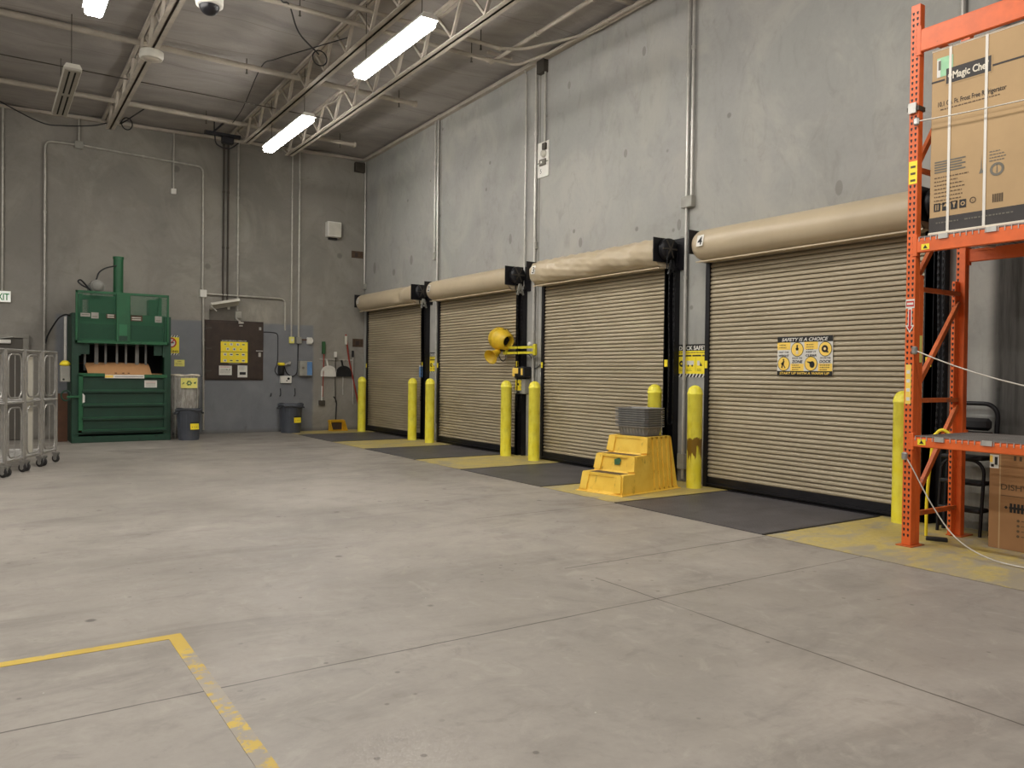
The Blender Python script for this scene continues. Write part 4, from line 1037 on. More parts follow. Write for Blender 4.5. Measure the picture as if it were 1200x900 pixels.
def pict(x, y, s, sh):
    b.quad(x - s, y - s * .8, x + s, y + s * .8, e, 'white' if sh % 3 else 'ylab')
    if sh % 4 == 0: b.disc(x, y, s * .5, 2 * e, 'ink', 12, s * .35)
    elif sh % 4 == 1: b.quad(x - s * .25, y - s * .6, x + s * .2, y + s * .6, 2 * e, 'ink')
    elif sh % 4 == 2: b.poly([(x - s * .5, y - s * .5), (x + s * .5, y - s * .5), (x, y + s * .6)], 2 * e, 'ink')
    else: b.quad(x - s * .8, y - s * .3, x + s * .8, y + s * .25, 2 * e, 'ink')
k = 0
for x in (.10, .24, .39, .52): pict(x, H * .80, .035, k); k += 1
for x in (.16, .31, .46): pict(x, H * .59, .035, 4 + k); k += 2
for yy in (.36, .09):
    for x in (.10, .24, .38, .52): pict(x, H * yy, .036, 3 + 4 * (k % 2) if x > .3 else k); k += 1
b.poly([(W * .25, -.002), (W * .75, -.002), (W * .66, -.035), (W * .34, -.035)], 0, 'inkgrey')
solo('disposal_poster', b, 'yellow poster of pictograms on the brown hatch', 'poster')
b = MB('white'); b.M = onBack(4.56, 1.375, BY - .047); b.box((0, 0, -.001), (.29, .22, 0), 'white'); lines(b, .03, .27, .19, 1, .02, .012, e, 'red'); lines(b, .03, .26, .14, 5, .022, .006, e, 'inkgrey'); b.disc(.18, .13, .012, 2 * e, 'ink'); b.disc(.24, .13, .012, 2 * e, 'ink')
solo('paper_notice', b, 'wide white paper notice, left one under the yellow poster', 'notice', 'white notices on the hatch')
b = MB('white'); b.M = onBack(4.985, 1.325, BY - .047); b.box((0, 0, -.001), (.225, .28, 0), 'white'); lines(b, .03, .2, .25, 4, .022, .006, e, 'inkgrey'); b.quad(.045, .06, .19, .125, e, 'ink')
solo('paper_notice', b, 'tall white paper notice with black block, right one under the poster', 'notice', 'white notices on the hatch')

b = MB('yellow'); W, H = .38, .45; b.M = onBack(3.31, 1.82, BY - .002); b.box((0, 0, -.001), (W, H, 0), 'yellow')
b.quad(0, 0, W, .045, e, 'white'); b.quad(0, H - .045, W, H, e, 'white')
for q in range(7):
    xx = q * .056
    for y0 in (0, H - .045): b.poly([(xx, y0), (min(W, xx + .028), y0), (min(W, xx + .05), y0 + .045), (min(W, xx + .022), y0 + .045)], 2 * e, 'ink')
b.disc(W * .55, H * .62, .105, e, 'white'); b.ring(W * .55, H * .62, .085, .115, 2 * e, 'red'); b.poly([(W * .55 - .08, H * .62 - .06), (W * .55 - .065, H * .62 - .08), (W * .55 + .08, H * .62 + .06), (W * .55 + .065, H * .62 + .08)], 3 * e, 'red')
b.quad(W * .55 - .06, H * .62 - .012, W * .55 + .06, H * .62 + .012, 2 * e, 'ink'); b.text('NO', W * .5, H * .29, .035, e, 'ink', None, .03); b.text('SMOKING', W * .52, H * .19, .045, e, 'ink', W * .85, .03)
solo('no_smoking_sign', b, 'yellow no smoking sign partly behind the baler', 'sign')
b = MB('ylab'); b.M = onBack(3.59, 1.565, BY - .002); b.box((0, 0, -.001), (.22, .15, 0), 'ylab'); lines(b, .07, .15, .11, 1, .02, .012, e, 'inkbrown'); lines(b, .03, .19, .07, 2, .025, .006, e, 'inkbrown')
solo('paper_notice', b, 'small plain yellow notice below the no smoking sign', 'notice')

# panel boxes, cords
r = thing('first_aid_cabinet', 'grey wall cabinet with a blue side panel beside the tool rack', 'cabinet', (6.61, BY, 1.37))
b = MB('greybox'); b.box((-.16, -.14, 0), (.16, 0, .37), ch=.01); part('body', b, r)
b = MB('blue'); b.box((.03, -.144, .02), (.155, -.138, .35)); part('blue_panel', b, r)
b = MB('inkgrey'); b.disc(0, 0, .03, 0, 'inkgrey'); b.v = [V((p.x - .07, -.143, p.y + .2)) for p in b.v]; part('emblem', b, r)
r = thing('air_regulator', 'yellow-topped black regulator on the wall left of the grey cabinet', 'regulator', (6.02, BY, 1.38))
b = MB('blackp'); b.box((-.07, -.10, 0), (.07, 0, .24), ch=.02); b.cyl((.0, -.08, .05), (.0, -.08, .2), .05, n=14); part('body', b, r)
b = MB('yellow'); b.box((-.075, -.11, .24), (.075, 0, .31), ch=.015); part('cap', b, r, 'yellow cap')
b = MB('galv'); b.bar((.08, -.06, .26), (.2, -.06, .31), .03, .04); b.cyl((.2, -.06, .27), (.22, -.06, .34), .025); part('fitting', b, r)
r = thing('control_panel', 'white panel with a black knob below the regulator', 'control panel', (6.14, BY, 1.19))
b = MB('white'); b.box((-.14, -.06, 0), (.14, 0, .18), ch=.008); part('body', b, r)
b = MB('ink'); b.cyl((.06, -.075, .11), (.06, -.058, .11), .03); b.cyl((.02, -.07, .06), (.02, -.058, .06), .015); part('knob', b, r)
b = MB('blackp'); yy = BY - .04
b.tube(smooth_path([(5.60, BY - .01, 2.42), (5.80, BY - .01, 2.42), (5.93, BY - .01, 2.38), (5.95, BY - .01, 2.2), (5.94, BY - .01, 1.7), (5.88, BY - .01, 1.5), (5.95, BY - .02, 1.38)]), .010)
solo('electric_cable', b, 'thin dark cable looping from the hatch to the regulator', 'cable', 'black cables on the back wall')
b = MB('blackp'); b.tube(smooth_path([(6.10, yy, 1.60), (6.16, yy, 1.45), (6.28, yy, 1.36), (6.38, yy, 1.40), (6.44, BY - .01, 1.55), (6.45, BY - .01, 2.16)]), .013); solo('electric_cable', b, 'black cable curving up from the regulator to the grey box', 'cable', 'black cables on the back wall')
for xx, z, lab in ((5.77, .86, 'lower left'), (6.0, .86, 'middle'), (6.36, .86, 'lower right')):
    b = MB('black'); b.tube(smooth_path([(xx + .02, BY - .005, z + .2 if xx > 5.8 else z + .03), (xx + .02, BY - .03, z + .08), (xx, BY - .06, z + .02), (xx - .02, BY - .06, z + .02)]), .012); solo('wall_hook', b, 'black wall hook below the control panel, %s of three' % lab, 'hook', 'black hooks below the control panel')

# tool rack with brooms and dustpans
r = thing('tool_rail', 'thin grey tool rail holding brooms on the back wall', 'tool rack', (7.45, BY, 1.77))
b = MB('galv'); b.box((-.45, -.02, 0), (.45, 0, .035)); part('rail', b, r)
b = MB('galv')
for k in range(10): b.cyl((-.40 + .088 * k, -.01, .015), (-.40 + .088 * k, -.07, .03), .007, n=6)
part('peg', b, r)
def dustpan(x, z, mat, label, loc):
    r = thing('dustpan', label, 'dustpan', (x, BY - .05, z))
    b = MB(mat); pts = [(-.18, 0), (.18, 0)] + [(.18 * math.cos(a), .10 + .15 * math.sin(a)) for a in [i * PI / 10 for i in range(11)]]
    X = Matrix(((1, 0, 0), (0, 0, -1), (0, 1, 0))).to_4x4()
    b.prism(pts, -.012, .012, X=X)
    for p, q in zip(pts[1:], pts[2:] + pts[:1]): b.bar((p[0], -.03, p[1]), (q[0], -.03, q[1]), .06, .012, up=(0, 1, 0))
    part('pan', b, r)
    b = MB(mat); b.bar((-.02, -.02, .24), (-.06, -.02, .42), .055, .03); part('handle', b, r)
dustpan(7.22, 1.36, 'white', 'white dustpan hanging from the tool rail', 0)
dustpan(7.62, 1.36, 'blackp', 'black dustpan hanging from the tool rail', 0)
def stick(name, pts, r_, mat, label, cat, head=None):
    t = thing(name, label, cat, pts[-1])
    b = MB(mat); b.tube(pts, r_, n=10); part('handle', b, t, world=True)
    if head:
        b = MB(head[2]); b.box(head[0], head[1], ch=.008); part('head', b, t, world=True)
    return t
stick('broom', [(7.09, BY - .08, 1.95), (7.08, BY - .05, 1.0), (7.07, BY - .06, .85)], .013, 'broomr', 'broom with green bristles up, first on the tool rail', 'broom', ((7.04, BY - .11, 1.93), (7.12, BY - .05, 2.24), 'broomg'))
stick('brush', [(7.06, BY - .05, 1.12), (7.05, BY - .06, .76)], .016, 'white', 'short grey brush hanging low below the white dustpan', 'brush', ((6.98, BY - .09, .64), (7.13, BY - .02, .76), 'galv_dark'))
stick('squeegee', [(7.39, BY - .10, 1.98), (7.40, BY - .06, 1.2), (7.42, BY - .05, .70)], .013, 'galv_dark', 'dark pole with a pale grip behind the white dustpan', 'tool', ((7.36, BY - .12, 1.85), (7.42, BY - .06, 1.99), 'white'))
stick('squeegee', [(7.62, BY - .03, 1.70), (7.62, BY - .03, .9)], .014, 'galv', 'light grey pole behind the black dustpan', 'tool')
stick('broom', [(7.66, BY - .10, 2.44), (7.76, BY - .07, 1.8), (8.06, BY - .05, .55)], .020, 'broomr', 'long red handled broom leaning slanted on the tool rail', 'broom', ((7.63, BY - .13, 2.18), (7.69, BY - .07, 2.40), 'offwhite'))
stick('mop_handle', [(7.86, BY - .09, 2.0), (7.87, BY - .06, 1.4), (7.89, BY - .05, .65)], .014, 'galv', 'grey pole with a black grip, last on the tool rail', 'tool', ((7.83, BY - .11, 1.86), (7.88, BY - .06, 2.03), 'blackp'))
r = thing('lobby_dustpan', 'yellow long handled dustpan standing below the tool rail', 'dustpan', (7.38, 18.82, 0), .1)
b = MB('lobby'); b.box((-.20, -.10, 0), (.20, .10, .012)); b.add([(-.22, .10, 0), (.22, .10, 0), (.17, .12, .27), (-.17, .12, .27)], [(0, 1, 2, 3)])
for s in (-1, 1): b.prism([(-.14, 0), (.10, 0), (.12, .27), (.04, .27)], -.008, .008, X=Matrix.Translation((s * .20, 0, 0)) @ Matrix(((0, 0, 1), (1, 0, 0), (0, 1, 0))).to_4x4())
b.box((-.22, .085, .20), (.22, .135, .28), ch=.02); part('pan', b, r)
b = MB('dark'); b.box((-.15, .09, .03), (.15, .098, .2), 'hatch'); part('inside', b, r)
b = MB('blackp'); b.tube(smooth_path([(.0, .12, .26), (.0, .10, .55), (-.01, .08, .72), (-.07, .06, .83), (-.10, .06, .86)]), .015); part('handle', b, r)

# ================================================================== BINS AND THE CLEAR BAG
def bin_(x, y, R, H, label, tilt=0, crumple=False):
    r = thing('trash_bin', label, 'trash bin', (x, y, 0), tilt, group='grey round bins at the back wall')
    b = MB('bin'); n = 36; prof = [(R * .82, .0), (R * .84, .03), (R * .96, H * .86), (R * 1.0, H * .88), (R * 1.02, H * .93), (R * 1.04, H * .99), (R * 1.02, H), (R * .96, H * .985), (R * .93, H * .8), (R * .8, .05), (.0001, .05)]
    b.lathe(prof, n=n, cap=False)
    for k in range(12): 
        a = k * PI / 6 + .1; b.bar((R * .84 * math.cos(a), R * .84 * math.sin(a), .04), (R * .965 * math.cos(a), R * .965 * math.sin(a), H * .84), .02, .012, up=(math.cos(a), math.sin(a), 0))
    part('body', b, r)
    for s in (0, PI):
        b = MB('binlid'); a = s + .15
        b.M = Matrix.Rotation(a, 4, 'Z'); b.tube(smooth_path([(R * .98, -.07, H * .90), (R * 1.16, -.06, H * .86), (R * 1.18, .06, H * .86), (R * .98, .07, H * .90)]), .018, n=8); part('handle', b, r)
    b = MB('yellow'); b.M = Matrix.Translation((.09, -R * .965, H * .44)) @ Matrix.Rotation(PI / 2 - .06, 4, 'X') @ Matrix.Rotation(.0, 4, 'Z')
    b.M = Matrix.Rotation(.22, 4, 'Z') @ Matrix.Translation((.02, -R * .955, H * .44)) @ Matrix.Rotation(PI / 2 - .08, 4, 'X')
    b.box((-.09, -.06, 0), (.09, .065, .012), 'yellow'); b.quad(-.09, .075, .09, .095, .012, 'ink'); 
    for q in (-.05, 0, .045): b.disc(q, -.01, .008, .0125, 'ink', 10)
    part('label_plate', b, r, 'yellow label')
    b = MB('binlid')
    pts = [V((R * 1.03 * math.cos(a), R * 1.03 * math.sin(a), H * (.965 + .03 * math.sin(3 * a + 1)) - (.05 if math.sin(a) < -.6 and crumple else 0))) for a in [2 * PI * i / 40 for i in range(40)]]
    b.tube(pts, .022, n=8, closed=True)
    b.lathe([(R * .97, H * .97), (R * .5, H * .90), (.0001, H * .86)], n=24, mat='dark', cap=False)
    part('bag_rim', b, r, 'dark liner folded over the rim')
    return r
bin_(3.62, 17.74, .245, .66, 'grey round bin with yellow label, beside the baler')
bin_(6.17, 18.80, .275, .70, 'grey round bin with yellow label, alone under the wall cabinet', 0, True)
r = thing('recycling_bag', 'clear plastic recycling bag on a stand behind the bin by baler', 'bag', (3.66, 18.40, 0))
def bagmesh():
    b = MB('bag'); n = 40; prof = [(.30, 1.36), (.295, 1.2), (.30, .95), (.285, .7), (.27, .4), (.24, .12), (.12, .06)]
    vs = []; m = len(prof)
    for k in range(n):
        a = 2 * PI * k / n
        for i, (R, z) in enumerate(prof):
            w = 1 + .035 * math.sin(7 * a + i * 1.3) * (i > 0) + .02 * math.sin(13 * a + 2 * i) * (i > 0); vs.append((R * w * math.cos(a), R * w * .85 * math.sin(a), z))
    b.add(vs, [(k * m + i, ((k + 1) % n) * m + i, ((k + 1) % n) * m + i + 1, k * m + i + 1) for k in range(n) for i in range(m - 1)], smooth=True)
    return b
part('clear_bag', bagmesh(), r)
b = MB('carton_edge'); b.tube([V((.305 * math.cos(a), .26 * math.sin(a), 1.365 + .012 * math.sin(4 * a))) for a in [2 * PI * i / 36 for i in range(36)]], .02, n=8, closed=True); part('hoop', b, r, 'pale rolled rim')
for sx in (-1, 1):
    for sy in (-1, 1):
        b = MB('galv'); b.cyl((sx * .225, sy * .21, 0), (sx * .235, sy * .20, 1.36), .010, n=8); part('leg', b, r)
b = MB('cartonin')
for k in range(14):
    a, zz_ = random.uniform(0, 6.28), random.uniform(.15, .95); rr = random.uniform(0, .15)
    b.box((-.07, -.05, -.05), (.07, .05, .05), random.choice(['white', 'offwhite', 'carton_edge', 'inkgrey']), ch=.02, X=Matrix.Translation((rr * math.cos(a), rr * .8 * math.sin(a), zz_)) @ Euler((random.random() * 3, random.random() * 3, random.random() * 3)).to_matrix().to_4x4())
part('waste_film', b, r, 'crumpled pale scrap inside'); r.children[-1]['kind'] = 'stuff'
b = MB('ylab'); b.M = Matrix.Translation((.04, -.285, 1.20)) @ Matrix.Rotation(PI / 2, 4, 'X'); b.box((-.17, -.11, -.002), (.17, .11, 0), 'ylab')
cn = [V((.068 * math.cos(PI / 2 - k * 2 * PI / 3), .068 * math.sin(PI / 2 - k * 2 * PI / 3))) for k in range(4)]
for k in range(3):
    A, B_ = cn[k], cn[k + 1]; u = (B_ - A).normalized(); w = V((-u.y, u.x)); L_ = (B_ - A).length
    p = lambda s_, t_: tuple(A + u * s_ * L_ + w * t_)
    b.poly([p(.16, .012), p(.16, -.014), p(.62, -.014), p(.62, .012)], .001, 'broomg'); b.poly([p(.62, -.028), p(.90, 0), p(.62, .026)], .001, 'broomg')
for s in (-1, 1): b.poly([(s * .09, 0), (s * .11, .022), (s * .15, .03 * s + .0), (s * .13, -.022)], .001, 'broomg')
part('recycling_label', b, r, 'yellow label with a recycling symbol')

# ================================================================== BALER
BX, BYF = 2.36, 17.86
r = thing('cardboard_baler', 'tall green vertical baler holding flattened cardboard', 'baler', (BX, BYF, 0))
# local coords: x -0.90..0.90, y 0 (front) .. 1.0 (rear)
def P(name, b, lab=None, par=None): return part(name, b, par or r, lab)
for s in (-1, 1):
    b = MB('balerd'); b.box((s * .79, 0, 0), (s * .92, .12, 2.60), ch=.008); b.box((s * .86, .10, .1), (s * .92, 1.0, 2.60)); b.box((s * .76, .0, 1.75), (s * .80, .08, 2.0)); b.box((s * .60, .06, 1.78), (s * .79, .12, 2.02))
    P('side_frame', b)
b = MB('balerd'); b.box((-.92, .0, 0), (.92, .9, .09)); b.box((-.92, -.03, 0), (.92, .06, .13), ch=.008); b.box((-.86, -.01, .17), (.90, .03, .20)); P('base', b)
b = MB('dark'); b.box((-.86, .92, .1), (.86, .98, 2.1)); b.box((-.86, .1, 2.02), (.86, .98, 2.06)); b.box((-.86, .2, .1), (.86, .9, .2)); P('chamber', b)
b = MB('balerd'); b.box((-.86, .40, 1.98), (.86, .95, 2.12), ch=.01)
P('platen', b)
b = MB('galv')
for k in range(7): xx = -.66 + .19 * k + (.02 if k % 2 else 0); b.box((xx - (.035 if k == 1 or k == 5 else .02), .30, 1.45), (xx + (.035 if k == 1 or k == 5 else .02), .34, 2.02), 'grey')
P('guide_strip', b)
# gate
g0, g1 = .25, 1.35
b = MB('balerd'); b.box((-.78, .0, g0), (.83, .05, g1)); gate = P('gate', b)
b = MB('balerd')
for z in (1.04, .76, .49, .24): b.box((-.74, -.06, z - .03), (.83, .0, z + .012), 'balerd'); b.box((-.74, -.062, z + .012), (.83, 0, z + .022), 'baler')
b.box((-.80, -.06, g0), (-.72, 0, g1 + .02), 'baler', ch=.006); b.box((.78, -.05, g0), (.85, 0, g1 + .02), ch=.006)
P('gate_rib', b, None, gate)
b = MB('baler'); b.box((-.80, -.06, 1.33), (-.33, .0, 1.40), ch=.006); P('gate_lip', b, None, gate); b = MB('baler'); b.box((.40, -.06, 1.31), (.84, .0, 1.38), ch=.006); P('gate_lip', b, None, gate)
b = MB('white'); b.box((-.33, -.05, 1.30), (.40, -.02, 1.37)); b.box((-.33, -.052, 1.31), (-.18, -.05, 1.36), 'orangey'); b.box((-.15, -.052, 1.33), (.38, -.05, 1.34), 'inkgrey'); P('edge_strip', b, 'white strip on the gate edge', gate)
b = MB('white'); b.box((.41, -.004, 1.11), (.65, 0.0, 1.26)); b.quad(0, 0, 0.001, 0.001, 0, 'white')
for k in range(4): b.box((.44, -.006, 1.14 + .025 * k), (.62, -.004, 1.146 + .025 * k), 'red' if k == 3 else 'inkgrey')
P('label_plate', b, 'white label', gate)
b = MB('white'); b.prism([(-.02, 0), (.02, .02), (.02, .15), (-.02, .2)], 0, .012, X=Matrix.Translation((-.71, -.062, .80)) @ Matrix.Rotation(PI / 2, 4, 'X')); P('white_tab', b, 'white plastic tab', gate)
b = MB('baler'); b.bar((-1.0, -.05, .925), (-.72, -.05, .935), .045, .045); b.tube([V((-1.02 + .08 * math.cos(a), -.05, .95 + .10 * math.sin(a))) for a in [2 * PI * i / 20 for i in range(20)]], .016, 'balerd', closed=True); P('latch_wheel', b, None, gate)
# guard
b = MB('baler')
for (x0, x1, z0, z1) in ((-.86, .87, 3.00, 3.05), (-.86, .87, 2.00, 2.06), (-.86, -.82, 2.0, 3.05), (.83, .87, 2.0, 3.05)): b.box((x0, -.05, z0), (x1, -.02, z1), ch=.004)
P('guard_frame', b)
b = MB('guard'); b.add([(-.83, -.03, 2.05), (-.13, -.03, 2.05), (-.13, -.03, 3.01), (-.83, -.03, 3.01)], [(0, 1, 2, 3)]); b.add([(.13, -.03, 2.05), (.84, -.03, 2.05), (.84, -.03, 3.01), (.13, -.03, 3.01)], [(0, 1, 2, 3)]); P('guard_mesh', b)
b = MB('baler'); b.box((-.82, .15, 2.06), (.83, .5, 2.62)); b.box((-.82, .145, 2.1), (.83, .15, 2.4), 'balerd'); b.box((-.60, .2, 2.62), (-.12, .5, 2.98), ch=.01); b.box((.52, .2, 2.62), (.70, .5, 2.96), ch=.01); b.box((.70, .15, 2.62), (.76, .5, 3.0)); b.box((-.78, .15, 2.62), (-.72, .5, 3.0)); b.box((-.72, .2, 2.9), (-.4, .4, 2.98)); P('upper_housing', b)
b = MB('baler'); b.box((-.13, -.055, 2.04), (.13, -.0, 3.05), ch=.006); b.box((-.075, -.065, 2.17), (.07, -.055, 2.40), 'balerl'); b.box((-.08, -.065, 2.07), (.075, -.055, 2.16), 'balerd'); P('mast', b)
b = MB('baler'); b.cyl((-.055, .28, 2.6), (-.055, .28, 3.80), .095, n=20); b.cyl((-.055, .28, 3.76), (-.055, .28, 3.81), .105, n=20); P('cylinder', b)
b = MB('motor'); b.cyl((-.45, .12, 3.17), (-.45, .55, 3.17), .13, n=24); b.lathe([(.115, .001), (.11, .02), (.06, .035), (.0001, .04)], n=20, cap=False, X=Matrix.Translation((-.45, .12, 3.17)) @ Matrix.Rotation(PI / 2, 4, 'X'));
for k in range(14): a = k * 2 * PI / 14; b.bar((-.45 + .135 * math.cos(a), .2, 3.17 + .135 * math.sin(a)), (-.45 + .135 * math.cos(a), .5, 3.17 + .135 * math.sin(a)), .012, .02)
b.box((-.62, .2, 3.05), (-.50, .4, 3.2), ch=.01); b.box((-.55, .15, 2.98), (-.35, .5, 3.05)); P('motor', b)
b = MB('blackp'); b.tube(smooth_path([(-.10, .2, 3.62), (-.30, .2, 3.55), (-.42, .2, 3.45), (-.47, .2, 3.30)]), .014); b.tube(smooth_path([(-.58, .2, 3.08), (-.68, .15, 3.2), (-.76, .12, 3.27), (-.80, .12, 3.23), (-.72, .12, 3.16), (-.60, .15, 3.10), (-.56, .15, 3.02)]), .016); P('hydraulic_hose', b)
for x0, x1, z0, z1, m in ((-.77, -.60, 2.53, 2.60, 'greybox'), (-.58, -.45, 2.50, 2.62, 'greybox'), (-.31, -.14, 2.51, 2.60, 'rust'), (.14, .36, 2.48, 2.60, 'rust'), (.60, .73, 2.47, 2.60, 'greybox')):
    b = MB(m); b.box((x0, -.038, z0), (x1, -.032, z1))
    if m == 'rust':
        for q in range(2): b.box((x0 + .02, -.040, z0 + .02 + .04 * q), (x1 - .03, -.038, z0 + .04 + .04 * q), 'offwhite')
    else: b.box((x0 + .02, -.040, z0 + .03), (x1 - .02, -.038, z0 + .045), 'inkgrey')
    P('warning_plate', b)
b = MB('baler'); b.tube(smooth_path([(-.92, .3, 2.55), (-1.0, .5, 2.58), (-1.10, .9, 2.50), (-1.25, 1.2, 2.2), (-1.3, 1.25, 2.0)]), .016, 'blackp'); P('power_cable', b)
r2 = thing('baler_switch', 'grey switch box with yellow top fixed beside the baler', 'switch box', (BX - 1.02, BYF + .15, 1.22))
b = MB('greybox'); b.box((-.09, -.06, .0), (.09, .10, .32), ch=.01); b.box((-.02, .0, .32), (.02, .04, 1.30), 'galv'); b.cyl((-.03, -.063, .05), (-.03, -.06, .05), .02, 'ink'); part('body', b, r2)
b = MB('yellow'); b.lathe([(.06, .32), (.10, .34), (.09, .38), (.05, .42), (.0001, .43)], n=18); part('stop_button', b, r2, 'yellow mushroom top')
b = MB('wood'); b.box((BX - 1.12, BYF + .45, 0), (BX - .95, BYF + .52, .98)); solo('brown_board', b, 'brown board standing against the left side of the baler', 'board')
# cardboard in the baler mouth
b = MB('cartonin'); n = 10; vs = []
for i in range(n + 1):
    t = i / n; yy = .06 + .62 * t; z = 1.36 + .25 * math.sin(min(1, t * 1.7) * PI / 2) - .05 * max(0, t - .6)
    for xx, dx in ((-.62, -.12 * t), (.0, 0), (.56, -.06 * t)): vs.append((xx + dx, yy - .015, z + (.015 if xx == 0 else 0)))
b.add([V(v) + V((BX, BYF, 0)) for v in vs], [(i * 3 + j, i * 3 + j + 1, i * 3 + j + 4, i * 3 + j + 3) for i in range(n) for j in range(2)], smooth=True)
b.box((BX - .8, BYF + .3, .2), (BX + .8, BYF + .85, 1.40), 'cartonin')
for k in (-.12, .02, .12): b.box((BX + k - .02, BYF + .05, 1.40), (BX + k + .02, BYF + .055, 1.412), 'ink')
solo('cardboard_sheet', b, 'flattened brown cardboard box lying in the baler mouth', 'cardboard')

# ================================================================== ROLL CAGES
d = V((.39, .92, 0)).normalized(); CRZ = math.atan2(-d.x, d.y)     # local +y along d
def make_cage(label):
    r = thing('roll_cage', label, 'roll cage', (0, 0, 0), CRZ, group='steel roll cages nested in a line')
    L, W, H, z0 = .56, .78, 1.74, .17
    def rloop(x, y0, y1, za, zb, c, rad):
        pts = []
        for cy, cz, a in ((y1 - c, zb - c, 0), (y0 + c, zb - c, PI / 2), (y0 + c, za + c, PI), (y1 - c, za + c, 3 * PI / 2)):
            pts += [V((x, cy + c * math.cos(a + t * PI / 8), cz + c * math.sin(a + t * PI / 8))) for t in range(5)]
        return pts
    for x in (0, -W):
        b = MB('chrome')
        for y_ in (0, L): b.tube([(x, y_, z0), (x, y_, H)], .016, n=10)
        for z in (H, 1.0, z0 + .03): b.tube([(x, 0, z), (x, L, z)], .016, n=8)
        for za, zb in ((z0 + .07, .93), (1.07, H - .06)):
            b.tube(rloop(x, .07, L - .07, za, zb, .10, .011), .011, n=8, closed=True)
            b.tube([(x, L * .5, za), (x, L * .5, zb)], .006, n=6)
        part('side_panel', b, r)
    b = MB('chrome')
    for z in (H, 1.0): b.tube([(0, L, z), (-W, L, z)], .016, n=8)
    b.tube([(0, L, z0 + .03), (-W, L, z0 + .03)], .016, n=8); part('cross_bar', b, r)
    b = MB('chrome')
    for q in range(9): b.tube([(-W, L * (q + .5) / 9, z0 + .03), (0, L * (q + .5) / 9, z0 + .03)], .006, n=6)
    b.tube([(0, 0, z0 + .03), (-W, 0, z0 + .03)], .016, n=8); part('base_shelf', b, r)
    for x in (0, -W):
        for y_ in (.03, L - .03):
            b = MB('steel'); TT = Matrix.Translation((x, y_, 0)) @ Matrix.Rotation(math.radians(70), 4, 'Z') @ Matrix.Translation((-x, -y_, 0)); b.M = TT; b.box((x - .03, y_ - .04, .135), (x + .03, y_ + .04, .16)); 
            for s in (-.022, .022): b.prism([(-.04, .155), (.05, .155), (.035, .05), (.0, .045)], s - .003, s + .003, X=Matrix.Translation((x, y_ - .02, 0)) @ Matrix(((0, 0, 1), (1, 0, 0), (0, 1, 0))).to_4x4())
            c_ = part('caster', b, r)
            b = MB('rubber'); b.M = TT @ Matrix.Translation((x, y_ - .005, .0625)) @ Matrix.Rotation(PI / 2, 4, 'Y'); b.lathe([(.02, -.018), (.055, -.018), (.062, -.01), (.062, .01), (.055, .018), (.02, .018)], n=20); b.lathe([(.0001, -.02), (.03, -.02), (.03, .02), (.0001, .02)], n=14, mat='steel'); part('wheel', b, c_)
    return r
end = V((.955, 14.42, 0))
proto = make_cage('steel roll cage, closest to the baler of the nested row')
labs = [None, 'steel roll cage, second from the baler in the nested row', 'steel roll cage, third from the baler in the nested row', 'steel roll cage, fourth from baler, cut off by the left edge']
for i in range(4):
    o = proto if i == 0 else copy_tree(proto)
    if labs[i]: o['label'] = labs[i]
    o.location = end - d * (.56 + .625 * i)
b = MB('offwhite'); b.M = Matrix.Translation(end - d * (.56 + .625)) @ Matrix.Rotation(CRZ, 4, 'Z'); b.box((-.06, .16, .22), (-.045, .42, 1.66), ch=.004); solo('plastic_divider', b, 'pale upright divider sheet standing in the second roll cage', 'divider')

# ================================================================== PALLET RACK
RX0, RX1, RY = 6.83, 7.79, 3.805      # front and rear posts, frame y (beam side)
r = thing('pallet_rack', 'tall orange pallet rack with perforated posts and shelf beams', 'rack', (RX0, RY, 0))
PW = .085
def post(y, x, fx, H, dbl, label=None):
    """perforated channel post; fx = +1: perforated face toward -X"""
    b = MB('orange'); y1 = y + .085
    b.box((x, y, .012), (x + .075, y1, H), ch=.004)
    z = .10
    while z < H - .03:
        for yy in ((y + .024, y + .061) if fx > 0 else (y + .066,)):
            b.add([(x - .0008, yy + dy, z + dz) for dy, dz in ((-.008, .012), (-.010, .004), (-.005, -.014), (.005, -.014), (.010, .004), (.008, .012))], [(0, 1, 2, 3, 4, 5)], 'ink')
        z += .0508
    if dbl and fx > 0: b.box((x + .078, y + .003, .012), (x + .15, y1 - .003, 2.42), ch=.004)
    if dbl and fx < 0:
        b.box((x - .075, y + .05, .012), (x, y1, 2.42), ch=.004)
        z = .1
        while z < 2.4: b.add([(x - .0758, y + .066 + dy, z + dz) for dy, dz in ((-.008, .012), (-.010, .004), (-.005, -.014), (.005, -.014), (.010, .004), (.008, .012))], [(0, 1, 2, 3, 4, 5)], 'ink'); z += .0508
    p = part('post', b, r, label, world=True)
    b = MB('orange_dim'); b.box((x - .04, y - .03, 0), (x + .18, y1 + .03, .012)); part('foot_plate', b, p, world=True)
    return p
FY = [RY, RY - 2.83]
for k, y in enumerate(FY):
    pf = post(y, RX0, 1, 4.80, True)
    # rear post, perforations visible on its front face too
    post(y, RX1 - .10, -1, 4.80, True)
    yc_ = y + .045; xa, xb = RX0 + .09, RX1 - .12
    for z in (.28, 1.30, 2.30, 3.36, 4.55):
        b = MB('orange_dim'); b.bar((xa, yc_, z), (xb, yc_, z), .035, .04); part('brace', b, r, world=True)
    for z0, z1 in ((.36, 1.24), (1.38, 2.22), (2.38, 3.28), (3.42, 4.45)):
        b = MB('orange_dim'); b.bar((xa, yc_, z0), (xb, yc_, z1), .035, .045); part('brace', b, r, world=True)
